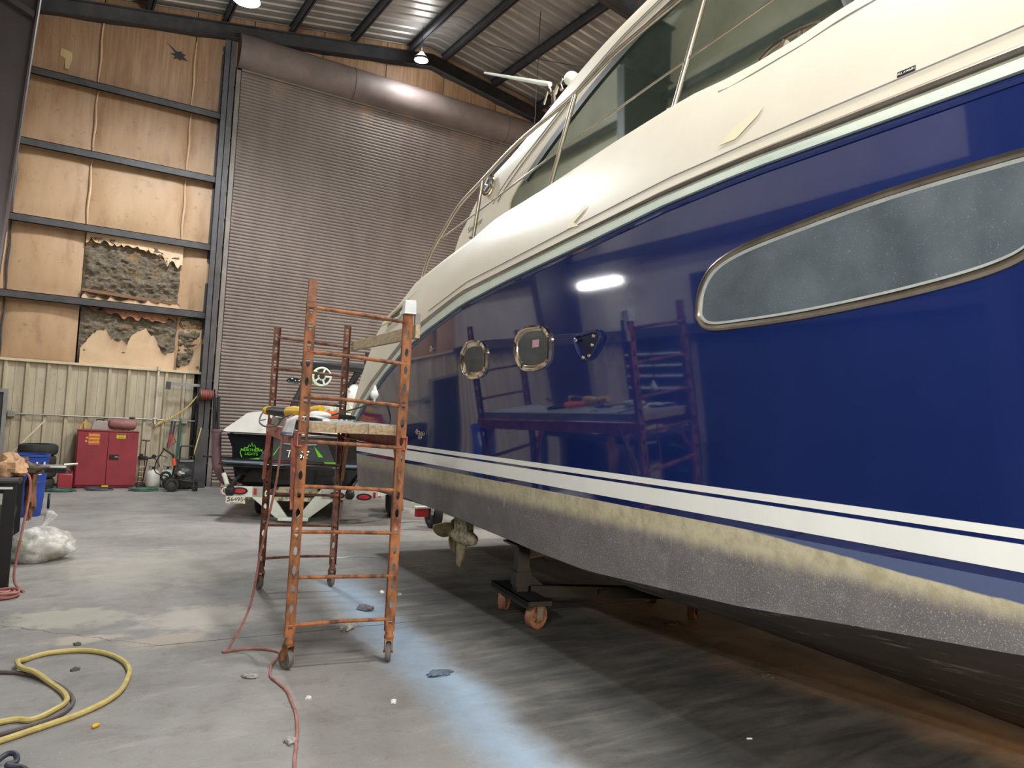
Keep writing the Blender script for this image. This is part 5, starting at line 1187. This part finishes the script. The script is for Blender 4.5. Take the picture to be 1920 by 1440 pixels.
m = MB(); m.box(-.13, .05, -.04, .04, .56, .64); m.tube([(.02, -.03, .6), (.2, -.03, .62)], .02, 8); m.lathe([(.045, 0), (.045, .03), (0, .03)], 14, frame((.16, -.06, .64), (1, 0, 0), (0, 0, 1))); m.lathe([(.04, 0), (.04, .03), (0, .03)], 14, frame((-.08, -.06, .66), (1, 0, 0), (0, 0, 1))); m.build('gauges', BLACK, t)
m = MB(); m.tube(smooth([(.05, -.03, .6), (.02, -.05, .4), (-.02, -.08, .15), (-.12, -.12, .02)], 6), .012, 6); m.tube(smooth([(.15, -.03, .62), (.3, -.02, .66), (.42, -.02, .62)], 5), .01, 6); m.tube(smooth([(.18, -.03, .6), (.26, -.05, .5), (.28, -.06, .42)], 5), .012, 6); m.build('rubber_hoses', BLACK, t)
m = MB()
for k in range(4): m.tube([(-.1, -.02, .12+.1*k), (.02, -.02, .12+.1*k)], .006, 5)
m.tube([(-.02, -.02, .05), (-.02, -.02, .5)], .006, 5); m.build('wire_rack', pm('rack_tan', (214, 190, 150), None, 5, .5), t)
# pressure washer
t = thing('pressure_washer', 'black wheeled pressure washer with an orange grip', 'pressure washer', (2.33, 16.34, 0))
m = MB(); m.tube([(-.32, 0, .86), (-.2, 0, .78), (-.12, 0, .72), (-.08, 0, .5), (-.12, 0, .25), (.2, 0, .2), (.36, 0, .2), (.36, 0, .0)], .022, 8); m.tube([(-.12, .2, .25), (.36, .2, .2), (.36, .2, 0)], .02, 8); m.tube([(.36, 0, .2), (.36, .2, .2)], .018, 8); m.build('frame', BLACK, t)
m = MB(); m.tube([(-.115, -.01, .66), (-.095, -.01, .52)], .036, 10); m.build('orange_grip', pm('grip_orange', (226, 92, 50), None, 6, .5), t)
m = MB(); m.blob((.1, .1, .36), (.17, .14, .13), 3, .2, 2.4); m.box(-.02, .24, .0, .2, .22, .3); m.box(.0, .12, .02, .2, .44, .52); m.build('engine', CHAR, t)
m = MB(); m.blob((.02, -.06, .36), (.06, .05, .06), 3, .1, 2); m.tube([(.02, -.08, .36), (.1, -.08, .36)], .03, 8); m.build('pump_housing', GALV, t)
for y in (-.08, .28): wheel('wheel', (-.12, y, .135), .135, .07, RUBBER, t, axis='y', rim_mat=CHAR)
wheel('wheel', (.32, -.02, .06), .06, .05, RUBBER, t, axis='y')
m = MB(); m.tube(smooth([(-.3, -.02, .84), (-.42, -.03, .6), (-.44, -.03, .42), (-.36, -.04, .34), (-.2, -.05, .3)], 6), .012, 6)
for k in range(3): m.torus((-.24, -.08, .3), .07+.014*k, .011, 'y', 20, 6)
m.build('spray_hose', BLACK, t)
# black portable heater with a hoop handle
t = thing('portable_machine', 'black upright portable machine with a hoop handle by the column', 'machine', (2.53, 16.82, 0))
m = MB(); m.box(-.16, .14, -.12, .16, .04, .60); m.box(-.17, .15, -.13, .17, .56, .61); m.box(-.15, -.1, -.1, .14, 0, .05); m.box(.08, .13, -.1, .14, 0, .05); m.build('body', pm('machine_black', (42, 42, 46), None, 5, .5), t, bevel=.01)
m = MB(); m.tube(smooth([(-.13, 0, .6), (-.13, 0, .75), (-.12, 0, .87), (-.08, 0, .885), (.08, 0, .885), (.12, 0, .87), (.13, 0, .75), (.13, 0, .6)], 4), .014, 8); m.tube([(-.12, 0, .66), (-.05, 0, .64), (.05, 0, .65), (.12, 0, .68)], .008, 6); m.build('hoop_handle', BLACK, t)
m = MB(); m.box(-.14, .12, -.135, -.12, .57, .6); m.build('control_strip', GREY, t)
m = MB(); m.tube([(2.55, 16.93, .0), (2.80, 16.97, 1.28)], .013, 8); one('yellow_pole', m, pm('pole_yellow', (214, 190, 110), None, 7, .5), 'yellow pole leaning against the column behind the black machine', 'pole')
t = thing('car_jack_frame', 'red tool frame with dark bars hanging on the tan wall', 'tool', (2.26, 17.22, 0))
m = MB(); m.tube([(0.0, 0, 1.38), (-.03, 0, 1.0), (-.06, 0, .82)], .02, 8); m.tube([(.06, 0, 1.38), (.03, 0, 1.1)], .02, 8); m.build('dark_bars', STEEL, t)
m = MB(); m.prism([(-.06, -.03, .8), (-.04, -.03, 1.1), (.0, -.03, 1.14), (.03, -.03, 1.1), (-.01, -.03, .84)], (0, .05, 0)); m.tube([(.02, 0, 1.12), (.1, 0, .95), (.02, 0, .88)], .012, 6); m.build('red_frame', pm('tool_red', (150, 58, 60), None, 7, .5), t)
m = MB(); m.tube([(2.42, 17.26, 1.38), (2.42, 17.24, 1.1), (2.38, 17.22, .6)], [.012, .02, .014], 8); m.tube([(2.46, 17.26, 1.36), (2.44, 17.24, .95), (2.42, 17.22, .62)], [.01, .018, .014], 8); one('green_strap', m, TEAL, 'dark green strap hanging on the tan wall beside the red tool', 'strap')
def coil(x, y, R, lab, mat, n=4, seed=1, sq=.7):
    pts = []
    for i in range(n*20):
        a = i/20*2*PI; r = R*(.78+.22*math.sin(i*.13+seed)+.06*math.sin(i*.71)); pts.append((x+r*math.cos(a), y+r*sq*math.sin(a), .012+.010*(i//20)+.004*math.sin(i)))
    m = MB(); m.tube(pts, .011, 6); return one('hose_coil', m, mat, lab, 'hose')
coil(.32, 16.36, .26, 'green hose coil on the floor between bin and red cabinet', TEAL, 4, 1)
coil(.95, 16.6, .26, 'dark hose coil on the floor in front of the red cabinet', pm('slate_hose', (70, 78, 82), None, 18, .5), 3, 2)
coil(1.72, 16.4, .27, 'flattened green hose heap in front of the gas cylinders', TEAL, 5, 3, .45)
m = MB(); m.bar((3.12, 17.15, .13), (4.0, 17.12, .11), .09, .03); m.box(3.3, 3.36, 17.1, 17.2, 0, .1); m.box(3.8, 3.86, 17.08, 17.18, 0, .1); one('floor_plank', m, WOOD, 'pale plank lying at the foot of the rolling door', 'plank')
m = MB(); m.tube([(-.5, 16.9, .68), (-.03, 17.05, 1.29)], [.008, .012], 8); one('thin_rod', m, pm('rod_ivory', (222, 206, 178), None, 6, .5), 'thin pale rod leaning behind the blue bin', 'rod')

# ================================================================ WORKBENCH AT THE LEFT
bn = thing('workbench', 'black steel workbench at the left edge by the wall', 'workbench', (-.17, 8.0, 0))
m = MB(); m.box(-1.02, 0, 0, 2.9, .955, 1.0); m.tube([(0, 0, .975), (0, 2.9, .975)], .028, 8); m.tube([(-1.02, 0, .975), (0, 0, .975)], .028, 8); m.build('top', pm('bench_top', (70, 70, 72), (52, 52, 54), 7, .5), bn)
for x, y in ((-.06, .05), (-.06, 2.8), (-.95, .05), (-.95, 2.8)):
    m = MB(); m.box(x-.05, x+.05, y-.05, y+.05, 0, .96); m.build('leg', BLACK, bn)
m = MB(); m.box(-.95, -.06, .02, .05, .86, .95); m.box(-.95, -.06, .02, .05, .42, .5); m.box(-.08, -.04, .1, 2.8, .86, .95); m.box(-1.0, -.05, .06, 2.8, .40, .43); m.build('rails', BLACK, bn)
m = MB(); m.box(-.25, -.04, -.005, .02, .9, .92); m.build('edge_strip', PALE, bn)
m = MB(); m.blob((0, 0, .12), (.3, .2, .14), 3, .3, 2.2, 20, 10, -.115); m.cur = 0
one('cardboard_carton', MB().box(-.16, .12, -.1, .2, 0, .22), pm('carton_ivory', (226, 214, 178), (206, 190, 150), 5, .7), 'ivory carton on the shelf of the black workbench', 'box', (-.45, 8.25, .432), bevel=.004)
one('folded_rag', MB().blob((0, 0, .08), (.13, .12, .12), 4, .5, 2.0, 24, 12, -.075), TAN, 'peaked tan rag heaped on the bench corner', 'rag', (-.24, 8.2, .995))
one('folded_rag', MB().blob((0, 0, .05), (.18, .13, .07), 9, .35, 2.4, 20, 10, -.045), TAN, 'flat tan rag lying in front of the rag heap on the bench', 'rag', (-.53, 8.1, 1.0))
one('leather_glove', MB().blob((0, 0, .05), (.13, .10, .06), 6, .4, 2.2, 20, 10, -.045), pm('dark_glove', (96, 82, 68), (70, 60, 50), 12, .9), 'dark brown leather glove on the bench beside the tan rag', 'glove', (-.10, 8.38, 1.0))
t = thing('red_tool', 'small red tool with a round metal cap on the bench', 'tool', (-.17, 8.5, 1.0))
m = MB(); m.blob((0, 0, .06), (.09, .08, .07), 2, .15, 1.6); m.build('body', pm('tool_body_red', (176, 62, 56), None, 6, .45), t); m = MB(); m.torus((0, 0, .125), .045, .012, 'z', 18, 6); m.tube([(.05, -.05, .06), (.12, -.06, .04)], .014, 8); m.build('cap', CHAR, t)
m = MB(); m.tube([(0, 0, .035), (-.25, .02, .035), (-.5, .05, .035)], .03, 10); one('chrome_cylinder', m, CHROME, 'shiny steel cylinder lying on the bench at the frame edge', 'steel cylinder', (-.33, 8.35, 1.0))
m = MB(); m.box(-.95, .36, -.045, .045, 0, .05); m.cur = 1; m.box(-.6, .36, -.04, .04, .05, .062)
one('black_bar', m, [BLACK, PALE], 'long black bar with a white top jutting out over the bench end', 'bar', (-.16, 8.62, 1.0), -.08, bevel=.004)
m = MB(); m.box(-.1, .12, -.02, .02, 0, .012); m.tube([(.1, 0, .012), (.22, 0, .02)], .014, 6); one('putty_knife', m, GALV, 'flat metal scraper resting on the black bar', 'scraper', (.08, 8.61, 1.064), .2)
one('hanging_glove', MB().blob((0, 0, -.2), (.05, .10, .25), 5, .35, 2.2, 20, 14), BROWN, 'brown leather sleeve hanging off the right edge of the bench', 'sleeve', (-.08, 8.58, 1.0))
m = MB(); m.tube(sag([(-.20, 8.3, 1.02), (-.1, 8.22, 1.0), (-.085, 8.2, .8), (-.12, 8.1, .45), (-.145, 8.05, .12), (-.1, 8.0, .02), (-.06, 7.9, .01)]), .011, 8); one('bench_cord', m, CORD, 'orange red cord hanging down the right side of the bench', 'cord')
coil(-.25, 7.75, .16, 'coil of orange cord on the floor under the bench corner', CORD, 6, 2)
# white sheets on the far part of the bench (mirrored in the hull)
m = MB(); m.box(-.95, .0, 0, 1.5, 0, .006); m.box(-.8, .05, .3, 1.2, .006, .011); one('protective_sheet', m, PALE, 'white protective sheets spread on the far half of the bench', 'sheet', (-.25, 9.35, 1.001), .03)
# bag of waste
t = thing('waste_bag', 'clear plastic bag stuffed with white paper on the floor by the bench', 'bag', (.05, 9.45, 0), .5)
m = MB(); m.blob((0, 0, .16), (.34, .25, .18), 4, .28, 1.9, 40, 24, -.155); o = m.build('film', BAGM, t, 70)
for k, (x, y, z, r, rgb) in enumerate(((.1, .0, .14, .15, (232, 228, 214)), (-.12, .02, .13, .14, (214, 214, 208)), (.0, -.08, .12, .13, (222, 216, 200)), (-.2, .0, .17, .09, (206, 222, 176)), (.2, -.02, .12, .10, (226, 222, 208)), (-.02, .06, .2, .12, (228, 228, 222)))):
    m = MB(); m.blob((x, y, z), (r, r*.8, r*.75), k, .35, 2.6, 18, 10, -z+.01 if False else None); m.build('crumpled_paper', pm('paper_%d' % k, rgb, tuple(int(v*.9) for v in rgb), 12, .9, bump=.6), t, 70)
m = MB(); m.tube([(-.04, .0, .30), (.0, .0, .36), (.03, .0, .40), (.08, .0, .47), (.1, .0, .49)], [.07, .03, .035, .07, .05], 12)
m.v = [(x+.012*mnoise.noise(Vector((x*30, y*30, z*30))), y+.012*mnoise.noise(Vector((x*30, z*30, y*30+4))), z) for x, y, z in m.v]; m.build('tied_neck', BAGM, t, 70)

# ================================================================ HOSES AND LITTER ON THE FLOOR
def fl(L, z): return [(x, y, z+(.026 if z > .015 and 5.4 < y < 5.75 and x < .1 else 0)) for x, y in L]
m = MB(); m.tube(smooth(fl([(-1.2, 4.2), (-.6, 4.55), (-.09, 4.77), (.05, 4.74), (.15, 4.84), (.21, 4.95), (.20, 5.10), (.13, 5.32), (.05, 5.47), (-.02, 5.58), (-.045, 5.72), (-.0, 5.84), (.12, 5.93), (.31, 5.92), (.45, 5.80), (.54, 5.60), (.565, 5.40), (.545, 5.24), (.49, 5.02), (.40, 4.86), (.27, 4.73), (.15, 4.65), (-.08, 4.51), (-.5, 4.25), (-1.2, 3.9)], .017), 6), .016, 8)
one('yellow_hose', m, HOSEY, 'yellow hose curling across the concrete at the lower left', 'hose')
m = MB(); m.tube(smooth(fl([(-1.2, 5.9), (-.5, 5.74), (-.13, 5.64), (.02, 5.53), (.12, 5.38), (.21, 5.16), (.245, 4.96), (.20, 4.80), (.10, 4.70), (-.08, 4.61), (-.5, 4.42), (-1.2, 4.1)], .013), 6), .0125, 8)
one('grey_hose', m, HOSED, 'dull grey hose lying along the inside of the yellow hose curl', 'hose')
m = MB(); m.tube(smooth([(-.12, 4.12, .012), (-.09, 4.20, .03), (-.045, 4.245, .05), (-.01, 4.23, .05), (-.005, 4.19, .03), (-.04, 4.17, .03), (.02, 4.14, .02), (.035, 4.08, .02), (.01, 4.02, .015), (-.05, 3.99, .012), (-.2, 3.9, .012)], 6), .013, 8); one('blue_black_cable', m, pm('blue_black_rubber', (58, 60, 76), (44, 46, 58), 12, .5), 'blue black cable loop at the bottom left corner', 'cable')
def lint(x, y, rx, ry, h, lab, mat=LINT, seed=1):
    m = MB(); m.blob((0, 0, h*.35), (rx, ry, h), seed, .6, 3.2, 18, 8, -h*.34); return one('lint_clump', m, mat, lab, 'lint', (x, y, 0), seed*1.3, 'clumps of lint and scraps on the floor')
lint(1.23, 5.0, .055, .03, .02, 'grey lint clump left of the front left caster', LINT, 2)
lint(2.2, 5.86, .12, .05, .03, 'largest grey lint heap on the joint inside the scaffold', LINT, 3)
lint(2.52, 6.35, .09, .05, .03, 'dark lint heap near the far right caster', pm('dark_lint', (120, 120, 122), (86, 86, 90), 22, 1., bump=.5), 4)
lint(2.37, 4.58, .09, .05, .02, 'dark blue grey lint on the blue band right of the scaffold', pm('blue_lint', (108, 124, 142), (76, 88, 104), 22, 1., bump=.5), 5)
lint(1.2, 3.95, .05, .03, .018, 'pale lint clump touching the red cord', LINT, 6)
lint(1.46, 4.5, .018, .016, .014, 'tiny white pebble of filler in front of the scaffold', PALE, 7)
lint(1.9, 4.24, .028, .018, .014, 'small pale filler chip right of the scaffold front', PALE, 8)
lint(4.55, 3.6, .09, .05, .015, 'dark scrap on the tan tinted floor beyond the keel shadow', pm('brown_scrap', (92, 78, 64), (70, 58, 48), 20, 1.), 9)
lint(.27, 5.55, .03, .02, .014, 'dark scrap inside the yellow hose loop', pm('dark_scrap', (96, 96, 92), None, 20, 1.), 10)
lint(.3, 6.12, .03, .025, .012, 'dark scrap just beyond the yellow hose', pm('dark_scrap', (96, 96, 92), None, 20, 1.), 11)
lint(2.9, 6.9, .022, .02, .016, 'pale pebble on the dark floor below the propeller', PALE, 12)
lint(3.02, 6.75, .03, .02, .014, 'tan crumb on the floor near the dolly', pm('tan_crumb', (176, 160, 140), None, 20, 1.), 13)
lint(4.9, 4.95, .09, .05, .016, 'dark rag lump beside the far dolly wheel', pm('brown_scrap', (92, 78, 64), None, 20, 1.), 14)
m = MB(); m.tube([(0, 0, .01), (.02, .012, .012), (.035, .03, .01)], [.008, .012, .006], 6); one('yellow_scrap', m, YEL, 'tiny yellow scrap lying below the hose curl', 'scrap', (.32, 4.53, 0))
m = MB(); m.tube([(0, 0, .005), (.03, -.012, .005)], .005, 8); one('cigarette_butt', m, PALE, 'white cigarette butt on the dark floor under the boat', 'butt', (3.5, 2.93, 0))
m = MB(); m.tube(smooth([(2.9, 8.9, .006), (3.1, 8.7, .006), (3.3, 8.75, .008), (3.6, 8.6, .006)], 6), .006, 5); one('thin_cord', m, PALE, 'thin white cord on the floor behind the scaffold', 'cord')

for i, (x, y, a) in enumerate(((5.52, 8.15, .4), (5.75, 7.85, -.5))):
    m = MB(); m.box(-.22, .22, -.06, .06, 0, .03); one('wood_scrap', m, WOOD, ('pale wood scrap on the floor beyond the dolly upright', 'pale wood scrap farther right, almost hidden by the hull edge')[i], 'scrap', (x, y, 0), a, 'wood scraps under the boat')

# shelves mirrored in the hull; unseen dark sheet added to darken the hull reflection
t = thing('storage_rack', 'dark rack of shallow shelves with pale edges on the left wall, mirrored in the hull', 'rack', (-1.42, 8.25, 0))
m = MB(); m.box(0, .02, 0, 1.4, .35, 2.3); m.build('back_panel', pm('rack_dark', (40, 42, 48), (32, 34, 40), 4, .7), t)
for k, z in enumerate((.45, .68, .86, 1.02, 1.2, 1.55, 1.74, 1.9, 2.08)):
    m = MB(); m.box(.02, .14, .02, 1.38, z, z+.025); m.build('shelf', PALE, t)
for y in (0, .68, 1.36):
    m = MB(); m.box(.0, .15, y, y+.03, 0, 2.3); m.build('upright', BLACK, t)
m = MB(); rows = []
for j in range(9): rows.append([(-1.41+.03*math.sin(y*5.0+j*.2)*(1-j/10), y, .02+3.2*j/8) for y in [1.6+6.5*i/60 for i in range(61)]])
m.loft(rows); one('reflection_sheet', m, pm('dark_sheet', (46, 48, 58), (36, 38, 46), 2, .8), 'unseen dark sheet added along the left wall to darken the hull reflection', 'sheeting')
